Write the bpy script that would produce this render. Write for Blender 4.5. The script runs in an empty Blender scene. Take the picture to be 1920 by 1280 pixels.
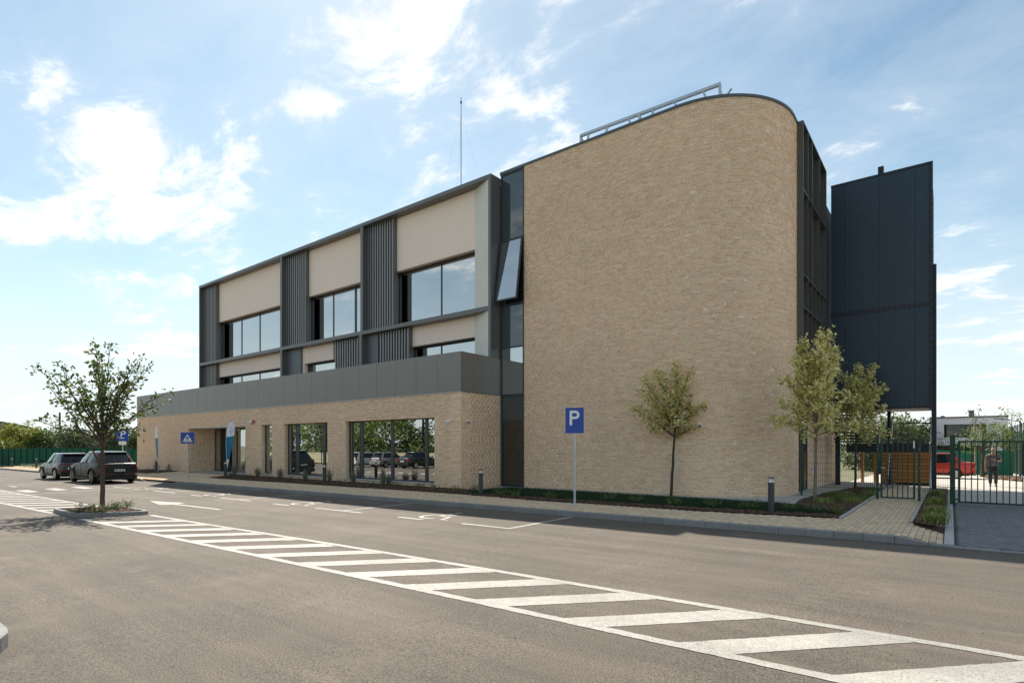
import bpy, bmesh, math, random
import numpy as np
from mathutils import Vector, Matrix
random.seed(7); rng = np.random.default_rng(7)
R = math.radians
sc = bpy.context.scene
COL = sc.collection
# ------------------------------------------------------------------ camera
FPX, HOR, CXP, CAMH = 1058.0, 835.5, 960.0, 1.8          # focal length, horizon row, centre column (photo pixels), eye height
YAW = math.atan((1782.5-CXP)/FPX)
cam = bpy.data.cameras.new('camera'); camo = bpy.data.objects.new('camera', cam); COL.objects.link(camo)
camo.location = (0, 0, CAMH); camo.rotation_euler = (R(90), 0, YAW)
cam.sensor_width = 36; cam.lens = FPX/1920*36; cam.shift_y = (HOR-640)/1920; cam.clip_start = .1; cam.clip_end = 6000
sc.camera = camo
# ------------------------------------------------------------------ sun, sky, exposure
SUN = Vector((-.8876, .5765, 1.085)).normalized()         # towards the sun
ELEV = math.asin(SUN.z)
sl = bpy.data.lights.new('sun', 'SUN'); sl.energy = 4.6; sl.angle = R(.53); sl.color = (1, .93, .82)
so = bpy.data.objects.new('sun', sl); COL.objects.link(so); so.rotation_euler = (-SUN).to_track_quat('-Z', 'Y').to_euler()
W = bpy.data.worlds.new('World'); sc.world = W; W.use_nodes = True
def world():
    nt = W.node_tree; N = nt.nodes; L = nt.links; N.clear()
    out = N.new('ShaderNodeOutputWorld'); bg = N.new('ShaderNodeBackground'); bg.inputs['Strength'].default_value = .108
    sky = N.new('ShaderNodeTexSky'); sky.sky_type = 'NISHITA'; sky.sun_disc = False
    sky.sun_elevation = ELEV; sky.sun_rotation = math.atan2(SUN.x, SUN.y); sky.altitude = 80; sky.air_density = 1.0; sky.dust_density = .22; sky.ozone_density = .5
    tc = N.new('ShaderNodeTexCoord'); sep = N.new('ShaderNodeSeparateXYZ'); L.new(tc.outputs['Generated'], sep.inputs[0])
    def m(op, a, b=None, c=None, clamp=False):
        n = N.new('ShaderNodeMath'); n.operation = op; n.use_clamp = clamp
        for i, v in enumerate((a, b, c)):
            if v is None: continue
            if isinstance(v, (int, float)): n.inputs[i].default_value = v
            else: L.new(v, n.inputs[i])
        return n.outputs[0]
    zc = m('MAXIMUM', sep.outputs[2], .0); den = m('ADD', zc, .18)
    cmb = N.new('ShaderNodeCombineXYZ'); L.new(m('DIVIDE', sep.outputs[0], den), cmb.inputs[0]); L.new(m('DIVIDE', sep.outputs[1], den), cmb.inputs[1])
    mp = N.new('ShaderNodeMapping'); mp.inputs['Location'].default_value = (CLX, CLY, 0); mp.inputs['Rotation'].default_value = (0, 0, R(-25)); mp.inputs['Scale'].default_value = (1.0, 1.55, 1); L.new(cmb.outputs[0], mp.inputs[0])
    def noise(scale, detail, rough, dist):
        n = N.new('ShaderNodeTexNoise'); n.inputs['Scale'].default_value = scale; n.inputs['Detail'].default_value = detail
        n.inputs['Roughness'].default_value = rough; n.inputs['Distortion'].default_value = dist; L.new(mp.outputs[0], n.inputs['Vector']); return n.outputs['Fac']
    big = noise(.75, 3, .5, .2); fine = noise(3.4, 13, .64, .3)
    v = m('ADD', m('MULTIPLY', big, .5), m('MULTIPLY', fine, .54))
    for (xa, ya, xb, yb, ry_, amp) in CLOUDS:              # the cloud banks of the photograph, as broad swellings of the same field
        uv = []
        for q in ((xa, ya), (xb, yb)): d = ray_dir(*q); uv.append(Vector((d.x/(max(d.z, 0)+.18), d.y/(max(d.z, 0)+.18))))
        u = (uv[0]+uv[1])/2; dv = uv[1]-uv[0]; rx_ = dv.length/2+ry_*.5; an = math.degrees(math.atan2(dv.y, dv.x))
        mpn = N.new('ShaderNodeMapping'); mpn.vector_type = 'TEXTURE'; mpn.inputs['Location'].default_value = (u[0], u[1], 0); mpn.inputs['Rotation'].default_value = (0, 0, R(an)); mpn.inputs['Scale'].default_value = (rx_, ry_, 1); L.new(cmb.outputs[0], mpn.inputs[0])
        ln = N.new('ShaderNodeVectorMath'); ln.operation = 'LENGTH'; L.new(mpn.outputs[0], ln.inputs[0])
        mr = N.new('ShaderNodeMapRange'); mr.interpolation_type = 'SMOOTHSTEP'; L.new(ln.outputs['Value'], mr.inputs[0]); mr.inputs[1].default_value = 1.7; mr.inputs[2].default_value = .0; mr.inputs[3].default_value = 0; mr.inputs[4].default_value = amp
        v = m('ADD', v, mr.outputs[0])
    rp = N.new('ShaderNodeValToRGB'); L.new(v, rp.inputs[0]); rp.color_ramp.interpolation = 'EASE'
    rp.color_ramp.elements[0].position = .555; rp.color_ramp.elements[0].color = (0, 0, 0, 1); rp.color_ramp.elements[1].position = .66; rp.color_ramp.elements[1].color = (1, 1, 1, 1)
    veil = N.new('ShaderNodeValToRGB'); L.new(v, veil.inputs[0]); veil.color_ramp.elements[0].position = .36; veil.color_ramp.elements[1].position = .64
    veil.color_ramp.elements[0].color = (.04, .04, .04, 1); veil.color_ramp.elements[1].color = (.4, .4, .4, 1)
    hz = N.new('ShaderNodeMapRange'); hz.interpolation_type = 'SMOOTHSTEP'; L.new(zc, hz.inputs[0]); hz.inputs[1].default_value = .0; hz.inputs[2].default_value = .34; hz.inputs[3].default_value = .86; hz.inputs[4].default_value = .02
    def mix(fac, a, b):
        n = N.new('ShaderNodeMix'); n.data_type = 'RGBA'
        for k, x in ((0, fac), (6, a), (7, b)):
            if isinstance(x, (int, float)): n.inputs[k].default_value = x
            elif isinstance(x, tuple): n.inputs[k].default_value = x
            else: L.new(x, n.inputs[k])
        return n.outputs[2]
    tint = N.new('ShaderNodeMix'); tint.data_type = 'RGBA'; tint.blend_type = 'MULTIPLY'; tint.inputs[0].default_value = 1; L.new(sky.outputs[0], tint.inputs[6]); tint.inputs[7].default_value = (.72, .82, .74, 1)
    c0 = mix(hz.outputs[0], tint.outputs[2], (4.5, 4.9, 5.2, 1))              # pale haze towards the horizon
    c1 = mix(veil.outputs[0], c0, (5.0, 5.35, 5.6, 1))                        # thin high veil
    cc = N.new('ShaderNodeValToRGB'); L.new(noise(5.5, 9, .6, .2), cc.inputs[0]); cc.color_ramp.elements[0].position = .34; cc.color_ramp.elements[1].position = .6; cc.color_ramp.elements[0].color = (5.2, 5.25, 5.4, 1); cc.color_ramp.elements[1].color = (7.1, 6.9, 6.55, 1)
    c2 = mix(m('MULTIPLY', rp.outputs[0], .94), c1, cc.outputs[0])      # cloud bodies
    L.new(c2, bg.inputs[0]); L.new(bg.outputs[0], out.inputs[0])
CLX, CLY = 33, 9
def ray_dir(x, y):
    v = Vector((-math.sin(YAW), math.cos(YAW), 0))+Vector((math.cos(YAW), math.sin(YAW), 0))*((x-CXP)/FPX)+Vector((0, 0, 1))*((HOR-y)/FPX); return v.normalized()
CLOUDS = [(-60, 130, 420, 275, .15, .10), (-60, 300, 560, 375, .17, .11), (-80, 400, 330, 430, .14, .09), (560, 160, 640, 200, .10, .07), (1000, 220, 1100, 240, .12, .075), (640, 30, 900, 90, .2, .06)]
world()
sc.view_settings.view_transform = 'Standard'; sc.view_settings.look = 'None'; sc.view_settings.gamma = 1.0
sc.view_settings.exposure = .84
sc.render.engine = 'CYCLES'
# ------------------------------------------------------------------ pixel -> place
FW = np.array([-math.sin(YAW), math.cos(YAW), 0]); RT = np.array([math.cos(YAW), math.sin(YAW), 0]); UP = np.array([0, 0, 1.])
CAMP = np.array([0, 0, CAMH])
def ray(x, y): return FW+RT*(x-CXP)/FPX+UP*(HOR-y)/FPX
def onY(x, y, Y): r = ray(x, y); return CAMP+r*(Y/r[1])
def onX(x, y, X): r = ray(x, y); return CAMP+r*(X/r[0])
def fx(x, Y): return float(onY(x, 600, Y)[0])
def fz(x, y, Y): return float(onY(x, y, Y)[2])
SL = .0065                                                 # the car park falls gently towards the far end
def gz(X, Y): return SL*min(max(X, -100), 0)-.007*min(max(Y-23, 0), 30)
def pz(X, Y):                                              # pavement surface: kerb follows the car park, the wall side is level
    t = min(max((Y-12.9)/3.4, 0), 1); a = .14+SL*min(max(X, -100), 0)
    return a*(1-t)+(.09+min(0, X+46)*.006)*t-.007*min(max(Y-23, 0), 30)
def onsurf(x, y, f):
    p = None; z = 0.
    for i in range(12):
        r = ray(x, y); t = (z-CAMH)/r[2]; p = CAMP+t*r; z = f(p[0], p[1])
    return (float(p[0]), float(p[1]), float(z))
def G(x, y): return onsurf(x, y, gz)
def P(x, y): return onsurf(x, y, pz)
# ------------------------------------------------------------------ mesh helpers
class MB:
    def __init__(s): s.v = []; s.f = []; s.sm = False
    def add(s, vs, fs):
        b = len(s.v); s.v += [tuple(float(c) for c in q) for q in vs]; s.f += [tuple(i+b for i in f) for f in fs]; return s
    def box(s, x0, x1, y0, y1, z0, z1):
        return s.add([(x0,y0,z0),(x1,y0,z0),(x1,y1,z0),(x0,y1,z0),(x0,y0,z1),(x1,y0,z1),(x1,y1,z1),(x0,y1,z1)],
                     [(0,3,2,1),(4,5,6,7),(0,1,5,4),(1,2,6,5),(2,3,7,6),(3,0,4,7)])
    def poly(s, pts): return s.add(pts, [tuple(range(len(pts)))])
    def prism(s, pts, d):                                  # polygon (3D points) extruded along vector d
        n = len(pts); d = np.array(d, float); a = [np.array(p, float) for p in pts]
        return s.add(a+[p+d for p in a], [tuple(range(n-1, -1, -1)), tuple(range(n, 2*n))]+[(i, (i+1) % n, n+(i+1) % n, n+i) for i in range(n)])
    def bar(s, p0, p1, w, h=None, up=(0, 0, 1)):           # rectangular bar between two points
        p0 = Vector(p0); p1 = Vector(p1); h = h or w; d = (p1-p0).normalized(); u = Vector(up)
        if abs(d.dot(u)) > .98: u = Vector((0, 1, 0))
        a = d.cross(u).normalized(); b = a.cross(d).normalized(); vs = []
        for p in (p0, p1):
            for i, j in ((-1,-1), (1,-1), (1,1), (-1,1)): vs.append(p+a*(i*w/2)+b*(j*h/2))
        return s.add(vs, [(0,3,2,1),(4,5,6,7),(0,1,5,4),(1,2,6,5),(2,3,7,6),(3,0,4,7)])
    def tube(s, pts, rad, n=8, cap=True):
        pts = [Vector(p) for p in pts]; rad = rad if hasattr(rad, '__len__') else [rad]*len(pts); vs = []; m = len(pts)
        for i, p in enumerate(pts):
            d = (pts[min(i+1, m-1)]-pts[max(i-1, 0)]).normalized(); u = Vector((0, 0, 1)) if abs(d.z) < .9 else Vector((1, 0, 0))
            a = d.cross(u).normalized(); b = a.cross(d)
            for k in range(n):
                t = 2*math.pi*k/n; vs.append(p+(a*math.cos(t)+b*math.sin(t))*rad[i])
        fs = [(i*n+k, i*n+(k+1) % n, (i+1)*n+(k+1) % n, (i+1)*n+k) for i in range(m-1) for k in range(n)]
        if cap: fs += [tuple(range(n-1, -1, -1)), tuple(range((m-1)*n, m*n))]
        return s.add(vs, fs)
    def lathe(s, prof, c=(0, 0, 0), n=20, axis='z'):
        vs = []; m = len(prof)
        for r, z in prof:
            for k in range(n):
                t = 2*math.pi*k/n; q = (r*math.cos(t), r*math.sin(t), z)
                if axis == 'y': q = (q[0], q[2], q[1])
                if axis == 'x': q = (q[2], q[0], q[1])
                vs.append((c[0]+q[0], c[1]+q[1], c[2]+q[2]))
        fs = [(i*n+k, i*n+(k+1) % n, (i+1)*n+(k+1) % n, (i+1)*n+k) for i in range(m-1) for k in range(n)]
        fs += [tuple(range(n-1, -1, -1)), tuple(range((m-1)*n, m*n))]
        return s.add(vs, fs)
    def mesh(s, name, mat=None):
        me = bpy.data.meshes.new(name); me.from_pydata(s.v, [], s.f); me.validate(); me.update()
        if s.sm:
            for p in me.polygons: p.use_smooth = True
        if mat: me.materials.append(mat)
        return me
    def build(s, name, mat, parent=None, smooth=None):
        me = s.mesh(name, mat)
        if smooth is not None: me.shade_smooth() if smooth else None
        return link(name, me, parent)
def link(name, me, parent=None):
    o = bpy.data.objects.new(name, me); COL.objects.link(o)
    if parent: o.parent = parent
    return o
def tag(o, label=None, cat=None, group=None, kind=None):
    if label: o['label'] = label
    if cat: o['category'] = cat
    if group: o['group'] = group
    if kind: o['kind'] = kind
    return o
def empty(name, loc=(0, 0, 0), rz=0, **k):
    o = bpy.data.objects.new(name, None); COL.objects.link(o); o.location = loc; o.rotation_euler = (0, 0, rz); o.empty_display_size = .2
    return tag(o, **k)
def smooth_angle(o, ang=40):
    me = o.data; me.shade_smooth(); me.set_sharp_from_angle(angle=R(ang)); return o
def copy_tree(o, parent=None):
    c = o.copy(); COL.objects.link(c)
    if parent: c.parent = parent
    for ch in o.children: copy_tree(ch, c)
    return c
def numpy_mesh(name, V, F, mat, parent=None, kind=None):
    me = bpy.data.meshes.new(name); V = np.asarray(V, dtype=np.float32); F = np.asarray(F, dtype=np.int32); k = F.shape[1]
    me.vertices.add(len(V)); me.vertices.foreach_set('co', V.ravel()); me.loops.add(F.size); me.loops.foreach_set('vertex_index', F.ravel())
    me.polygons.add(len(F)); me.polygons.foreach_set('loop_start', np.arange(0, F.size, k, dtype=np.int32)); me.update(calc_edges=True); me.validate()
    me.materials.append(mat); o = link(name, me, parent)
    if kind: o['kind'] = kind
    return o
# ------------------------------------------------------------------ materials
def mat(name, col, rough=.6, metal=0., var=.0, scale=4., bump=0., bscale=60., spec=.5, island=0., col2=None, detail=6, coat=0., obj=False, trans=0., wear=None, big=None, vr=(.25, .75)):
    """Principled surface; var: fine noise in lightness, island: per-piece lightness, col2: second colour mixed by large noise"""
    M = bpy.data.materials.new(name); M.use_nodes = True; nt = M.node_tree; N = nt.nodes; L = nt.links; b = N['Principled BSDF']
    b.inputs['Roughness'].default_value = rough; b.inputs['Metallic'].default_value = metal; b.inputs['Specular IOR Level'].default_value = spec
    if coat: b.inputs['Coat Weight'].default_value = coat; b.inputs['Coat Roughness'].default_value = .06
    rgb = N.new('ShaderNodeRGB'); rgb.outputs[0].default_value = (*col, 1); cur = rgb.outputs[0]
    geo = N.new('ShaderNodeNewGeometry'); tc = N.new('ShaderNodeTexCoord'); pos = tc.outputs['Object'] if obj else geo.outputs['Position']
    def noise(s, d=detail, r=.6):
        n = N.new('ShaderNodeTexNoise'); n.inputs['Scale'].default_value = s; n.inputs['Detail'].default_value = d; n.inputs['Roughness'].default_value = r; L.new(pos, n.inputs['Vector']); return n.outputs['Fac']
    def mixc(f, a, bb):
        n = N.new('ShaderNodeMix'); n.data_type = 'RGBA'; L.new(f, n.inputs[0]); L.new(a, n.inputs[6])
        if isinstance(bb, tuple): n.inputs[7].default_value = bb
        else: L.new(bb, n.inputs[7])
        return n.outputs[2]
    def ramp(f, a, bb):
        n = N.new('ShaderNodeMapRange'); L.new(f, n.inputs[0]); n.inputs[1].default_value = a; n.inputs[2].default_value = bb; n.inputs[3].default_value = 0; n.inputs[4].default_value = 1; return n.outputs[0]
    def rnd():
        oi = N.new('ShaderNodeObjectInfo'); a = N.new('ShaderNodeMath'); a.operation = 'ADD'; L.new(geo.outputs['Random Per Island'], a.inputs[0]); L.new(oi.outputs['Random'], a.inputs[1])
        f = N.new('ShaderNodeMath'); f.operation = 'FRACT'; L.new(a.outputs[0], f.inputs[0]); return f.outputs[0]
    def light(c, f, lo, hi):
        mr = N.new('ShaderNodeMapRange'); L.new(f, mr.inputs[0]); mr.inputs[3].default_value = lo; mr.inputs[4].default_value = hi
        h = N.new('ShaderNodeHueSaturation'); L.new(c, h.inputs['Color']); L.new(mr.outputs[0], h.inputs['Value']); return h.outputs[0]
    if col2 and island: r_ = rnd(); cur = mixc(ramp(r_, .15, 1.0), cur, (*col2, 1))
    elif col2: cur = mixc(ramp(noise(scale*.22, 4), .42, .62), cur, (*col2, 1))
    if island:
        wn = N.new('ShaderNodeTexWhiteNoise'); wn.noise_dimensions = '1D'; L.new(rnd(), wn.inputs['W']); cur = light(cur, wn.outputs['Value'], 1-island, 1+island)
    if var: cur = light(cur, ramp(noise(scale), *vr), 1-var, 1+var)
    if big: cur = light(cur, ramp(noise(big[0], 5, .6), .3, .7), 1-big[1], 1+big[1])
    if wear: cur = mixc(ramp(noise(wear[0], 8, .7), wear[1], wear[2]), cur, (*wear[3], 1))
    L.new(cur, b.inputs['Base Color'])
    if bump:
        bp = N.new('ShaderNodeBump'); bp.inputs['Strength'].default_value = bump; bp.inputs['Distance'].default_value = .01; L.new(noise(bscale, 8), bp.inputs['Height']); L.new(bp.outputs[0], b.inputs['Normal'])
    if trans:                                               # thin leaves let light through
        out = N['Material Output']; tr = N.new('ShaderNodeBsdfTranslucent'); mx = N.new('ShaderNodeMixShader'); mx.inputs[0].default_value = trans
        L.new(cur, tr.inputs[0]); L.new(b.outputs[0], mx.inputs[1]); L.new(tr.outputs[0], mx.inputs[2]); L.new(mx.outputs[0], out.inputs[0])
    return M
def add_streaks(Mt, sc_, amt, rot=0.):
    """long faint wheel tracks and laying marks in a surface's own colour"""
    nt = Mt.node_tree; N = nt.nodes; L = nt.links; b = N['Principled BSDF']; src = b.inputs['Base Color'].links[0].from_socket
    g = N.new('ShaderNodeNewGeometry'); mp = N.new('ShaderNodeMapping'); mp.inputs['Scale'].default_value = sc_; mp.inputs['Rotation'].default_value = (0, 0, rot); L.new(g.outputs['Position'], mp.inputs[0])
    n = N.new('ShaderNodeTexNoise'); n.inputs['Scale'].default_value = 1; n.inputs['Detail'].default_value = 5; n.inputs['Distortion'].default_value = .6; L.new(mp.outputs[0], n.inputs['Vector'])
    mr = N.new('ShaderNodeMapRange'); L.new(n.outputs['Fac'], mr.inputs[0]); mr.inputs[1].default_value = .36; mr.inputs[2].default_value = .64; mr.inputs[3].default_value = 1-amt; mr.inputs[4].default_value = 1+amt
    h = N.new('ShaderNodeHueSaturation'); L.new(src, h.inputs['Color']); L.new(mr.outputs[0], h.inputs['Value']); L.new(h.outputs[0], b.inputs['Base Color'])
def glass_mat(name, tint, ior=1.75, rough=.0, through=1.0, body=(.01, .012, .012), base=0.):
    M = bpy.data.materials.new(name); M.use_nodes = True; nt = M.node_tree; N = nt.nodes; L = nt.links; N.clear()
    out = N.new('ShaderNodeOutputMaterial'); fr = N.new('ShaderNodeFresnel'); fr.inputs[0].default_value = ior
    gl = N.new('ShaderNodeBsdfGlossy'); gl.inputs['Roughness'].default_value = rough; gl.inputs[0].default_value = (.92, .95, .94, 1)
    tr = N.new('ShaderNodeBsdfTransparent'); tr.inputs[0].default_value = (*tint, 1); df = N.new('ShaderNodeBsdfDiffuse'); df.inputs[0].default_value = (*body, 1)
    m0 = N.new('ShaderNodeMixShader'); m0.inputs[0].default_value = through; L.new(df.outputs[0], m0.inputs[1]); L.new(tr.outputs[0], m0.inputs[2])
    mr = N.new('ShaderNodeMapRange'); mr.inputs[3].default_value = base; mr.inputs[4].default_value = 1; L.new(fr.outputs[0], mr.inputs[0]); m1 = N.new('ShaderNodeMixShader'); L.new(mr.outputs[0], m1.inputs[0]); L.new(m0.outputs[0], m1.inputs[1]); L.new(gl.outputs[0], m1.inputs[2]); L.new(m1.outputs[0], out.inputs[0])
    return M
def emit_mat(name, col, s):
    M = bpy.data.materials.new(name); M.use_nodes = True; b = M.node_tree.nodes['Principled BSDF']; b.inputs['Base Color'].default_value = (*col, 1)
    b.inputs['Emission Color'].default_value = (*col, 1); b.inputs['Emission Strength'].default_value = s; return M
M = {}
M['asphalt'] = mat('asphalt', (.108, .088, .069), .88, var=.55, scale=62, vr=(.36, .64), bump=.9, bscale=95, detail=4, big=(.42, .20), wear=(1.1, .55, .74, (.150, .126, .099)))
add_streaks(M['asphalt'], (.10, 1.5, 1), .13, R(8)); add_streaks(M['asphalt'], (.5, 5.5, 1), .07, R(-14))
M['paint'] = mat('road_paint', (.39, .37, .335), .75, var=.16, scale=9, bump=.25, bscale=140, detail=4, big=(.7, .10), wear=(48., .48, .64, (.20, .18, .158)))
add_streaks(M['paint'], (.5, .9, 1), .14)
M['earth'] = mat('earth_grass', (.10, .11, .05), .95, var=.3, scale=1.2, col2=(.16, .14, .08), bump=.4, bscale=9)
M['brick'] = mat('tan_brick', (.76, .478, .285), .9, var=.10, scale=17, bump=.5, bscale=90, island=.10, col2=(.83, .585, .39), big=(.35, .06), wear=(.75, .66, .76, (.86, .73, .55)))
M['mortar'] = mat('mortar', (.85, .75, .60), .95, var=.1, scale=8, bump=.3, bscale=120)
M['parapet'] = mat('grey_metal', (.225, .215, .192), .42, metal=.35, var=.03, scale=3)
M['frame'] = mat('anthracite_metal', (.15, .148, .142), .38, metal=.3, var=.04, scale=3)
M['reveal'] = mat('anthracite_sheet', (.13, .145, .155), .45, metal=.3, var=.04, scale=2)
M['splay'] = mat('sky_glow_metal', (.70, .67, .58), .5, metal=.1, var=.03, scale=2)  # frame metal with the mirrored sky brightness painted in as a pale base colour
M['slat'] = mat('slat_metal', (.26, .255, .245), .4, metal=.3)
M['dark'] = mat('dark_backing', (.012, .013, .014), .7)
M['plaster'] = mat('cream_render', (.93, .765, .645), .93, var=.045, scale=14, bump=.35, bscale=70)
M['mullion'] = mat('window_metal', (.06, .067, .07), .4, metal=.3)
M['glass'] = glass_mat('window_glass', (.30, .34, .32), 1.6, base=.54)
M['glass2'] = glass_mat('stair_glass', (.22, .26, .25), 1.5, base=.10, through=.8, body=(.02, .03, .03))
M['spandrel'] = glass_mat('spandrel_glass', (.0, .0, .0), 1.5, through=0., body=(.045, .065, .072), base=.06)
M['coping'] = mat('coping_metal', (.10, .115, .125), .4, metal=.5)
M['sill'] = mat('pale_sill', (.52, .52, .51), .5, var=.05, scale=6)
M['navy'] = mat('navy_cladding', (.022, .042, .064), .42, metal=.2, var=.05, scale=3)
M['navydark'] = mat('navy_trim', (.012, .017, .026), .45, metal=.2)
M['screw'] = mat('screw_metal', (.30, .32, .34), .3, metal=.8)
M['screen'] = mat('bronze_grey_metal', (.10, .098, .088), .45, metal=.3, var=.04, scale=3)
M['galv'] = mat('galvanised_steel', (.50, .54, .57), .42, metal=.7, var=.12, scale=9)
M['room'] = mat('room_wall', (.19, .195, .19), .9)
M['roomfloor'] = mat('room_floor', (.09, .085, .08), .7)
M['roomceil'] = mat('room_ceiling', (.32, .33, .33), .9)
M['lamp'] = emit_mat('light_panel', (1, .96, .9), 7.0)
M['paver'] = mat('tan_paver', (.60, .44, .275), .9, var=.14, scale=19, bump=.35, bscale=90, island=.13, col2=(.66, .52, .36), wear=(1.1, .62, .82, (.44, .33, .21)))
M['sand'] = mat('joint_sand', (.20, .155, .10), .95, var=.15, scale=30)
M['gpaver'] = mat('grey_paver', (.155, .16, .168), .85, var=.12, scale=20, bump=.3, bscale=90, island=.16, wear=(.55, .58, .76, (.25, .215, .165)))
M['gsand'] = mat('grey_joint', (.075, .075, .075), .95)
M['ypaver'] = mat('pale_yard', (.44, .40, .35), .9, var=.1, scale=6, bump=.2)
M['kerb'] = mat('kerb_concrete', (.245, .245, .24), .9, var=.12, scale=14, bump=.3, bscale=110, island=.09, wear=(2.6, .58, .8, (.17, .17, .17)))
M['edge'] = mat('pale_concrete', (.42, .42, .40), .9, var=.1, scale=12, bump=.2)
M['soil'] = mat('mulch_soil', (.055, .033, .022), .97, var=.3, scale=30, bump=.8, bscale=60)
M['chip'] = mat('bark_chip', (.095, .052, .032), .9, island=.45, col2=(.17, .10, .062))
M['lawn'] = mat('lawn_green', (.018, .05, .018), .8, island=.28, col2=(.035, .085, .026), trans=.25)
M['lawnbase'] = mat('lawn_soil', (.02, .035, .014), .95, var=.3, scale=20)
M['post'] = mat('bollard_grey', (.048, .055, .065), .45, metal=.25)
M['white'] = mat('white_plastic', (.80, .80, .78), .4)
M['signblue'] = mat('sign_blue', (.004, .055, .34), .35, var=.02)
M['signwhite'] = mat('sign_white', (.82, .82, .80), .4)
M['black'] = mat('black', (.010, .010, .011), .5)
M['fgreen'] = mat('fence_green', (.008, .042, .026), .45, metal=.1)
M['mesh_green'] = mat('privacy_net', (.03, .19, .125), .8, var=.12, scale=2.5, trans=.45)
M['wood'] = mat('orange_timber', (.42, .19, .045), .6, var=.14, scale=9, bump=.2, island=.16)
M['leafA'] = mat('linden_leaf', (.085, .13, .03), .6, island=.35, col2=(.15, .18, .045), trans=.45)
M['leafB'] = mat('variegated_leaf', (.72, .66, .24), .65, island=.30, col2=(.92, .84, .50), trans=.5)
M['leafBg'] = mat('maple_green_leaf', (.22, .30, .07), .6, island=.3, col2=(.42, .44, .13), trans=.45)
M['leafC'] = mat('far_leaf_green', (.070, .125, .028), .65, island=.4, col2=(.14, .19, .045), trans=.38)
M['leafH'] = mat('hedgerow_leaf', (.13, .20, .045), .65, island=.4, col2=(.25, .30, .08), trans=.35)
M['leafD'] = mat('far_leaf_grey', (.070, .095, .045), .7, island=.35, col2=(.11, .135, .06), trans=.32)
M['leafE'] = mat('conifer_green', (.022, .048, .018), .7, island=.35, col2=(.045, .08, .025), trans=.25)
M['leafY'] = mat('yellow_leaf', (.20, .24, .04), .6, island=.35, col2=(.32, .30, .055), trans=.42)
M['barkA'] = mat('brown_bark', (.085, .058, .045), .9, var=.25, scale=18, bump=.6, bscale=50)
M['barkB'] = mat('grey_bark', (.20, .175, .125), .9, var=.28, scale=16, bump=.5, bscale=50)
M['barkC'] = mat('dark_bark', (.055, .05, .034), .9, var=.25, scale=16, bump=.5, bscale=50)
M['lav'] = mat('lavender_leaf', (.21, .26, .17), .75, island=.3, col2=(.30, .33, .24), trans=.35)
M['lavf'] = mat('lavender_bloom', (.18, .15, .26), .8, island=.3)
M['tuft'] = mat('grass_blade', (.20, .27, .06), .65, island=.35, col2=(.42, .45, .15), trans=.45)
M['fern'] = mat('juniper_leaf', (.11, .17, .04), .7, island=.35, col2=(.20, .24, .07), trans=.4)
# ================================================================== SETTING: ground, road, pavement, kerbs
def sheet(name, xs, ys, zf, m, label, cat, dz=0.):
    V = [(x, y, zf(x, y)+dz) for y in ys for x in xs]; n = len(xs)
    F = [(j*n+i, j*n+i+1, (j+1)*n+i+1, (j+1)*n+i) for j in range(len(ys)-1) for i in range(n-1)]
    mb = MB(); mb.add(V, F); return tag(mb.build(name, m), label, cat, kind='structure')
XB = [-3000, -400, -100, -70, -40, -20, -10, -4, 0, 6, 30, 120, 600, 3000]
sheet('ground', XB, [-3000, -500, -60, -20, 0, 12, 23, 30, 40, 53, 100, 400, 3000], gz, M['earth'], 'rough grassy ground stretching to the horizon behind the site', 'ground', -.06)
sheet('car_park', [-76, -60, -40, -20, -10, -4, 0, 8, 34], [-7, 0, 6, 12.66], gz, M['asphalt'], 'worn grey asphalt car park in front of the brick building', 'asphalt', 0.)
# ---- white paint, 4 mm above the asphalt
def ragged(p, step=.07, j=.0065):
    out = []; n = len(p)
    for i in range(n):
        a = np.array(p[i], float); b = np.array(p[(i+1) % n], float); L_ = np.linalg.norm(b-a); k = min(max(1, int(L_/step)), 60); nn = np.array([-(b-a)[1], (b-a)[0]])/max(L_, 1e-6)
        for q in range(k): out.append(tuple(a+(b-a)*q/k+nn*(random.uniform(-j, j) if q else 0)))
    return out
def paint(name, polys, label, cat='marking', parts=None):
    o = None
    mb = MB()
    for p in polys: mb.poly([(x, y, gz(x, y)+.004) for x, y in ragged(p)])
    o = tag(mb.build(name, M['paint']), label, cat, kind='structure'); return o
def strip(a, b, w, lift=.0):
    a = np.array(a, float); b = np.array(b, float); d = (b-a)/np.linalg.norm(b-a); n = np.array([-d[1], d[0]])*w/2
    return [tuple(a-n), tuple(b-n), tuple(b+n), tuple(a+n)]
nearY = lambda x: np.interp(x, [-40, -26, -18, -11, -5, 4], [4.30, 4.53, 4.74, 4.87, 4.97, 5.0])
farY = lambda x: np.interp(x, [-45, -33.7, -23.7, -18, -14, -9, -4, 4], [5.8, 5.95, 6.07, 6.16, 6.22, 6.35, 6.40, 6.44])
hroot = empty('hatched_median', (0, 0, 0), label='white diagonal hatching between two long lines across the car park', cat='marking', kind='structure')
def hpaint(name, polys, dz=.004):
    mb = MB()
    for p in polys: mb.poly([(x, y, gz(x, y)+dz) for x, y in ragged(p)])
    return mb.build(name, M['paint'], hroot)
def longline(f, spans):
    ps = []
    for a, b in spans:
        xs = np.linspace(a, b, 14)
        for x0, x1 in zip(xs[:-1], xs[1:]): ps.append([(x0, f(x0)-.065), (x1, f(x1)-.065), (x1, f(x1)+.065), (x0, f(x0)+.065)])
    return ps
hpaint('edge_line', longline(nearY, [(-36, -19.9), (-18.0, 4)]), .0055); hpaint('edge_line', longline(farY, [(-44, -20.0), (-17.4, 4)]), .0055)
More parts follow.
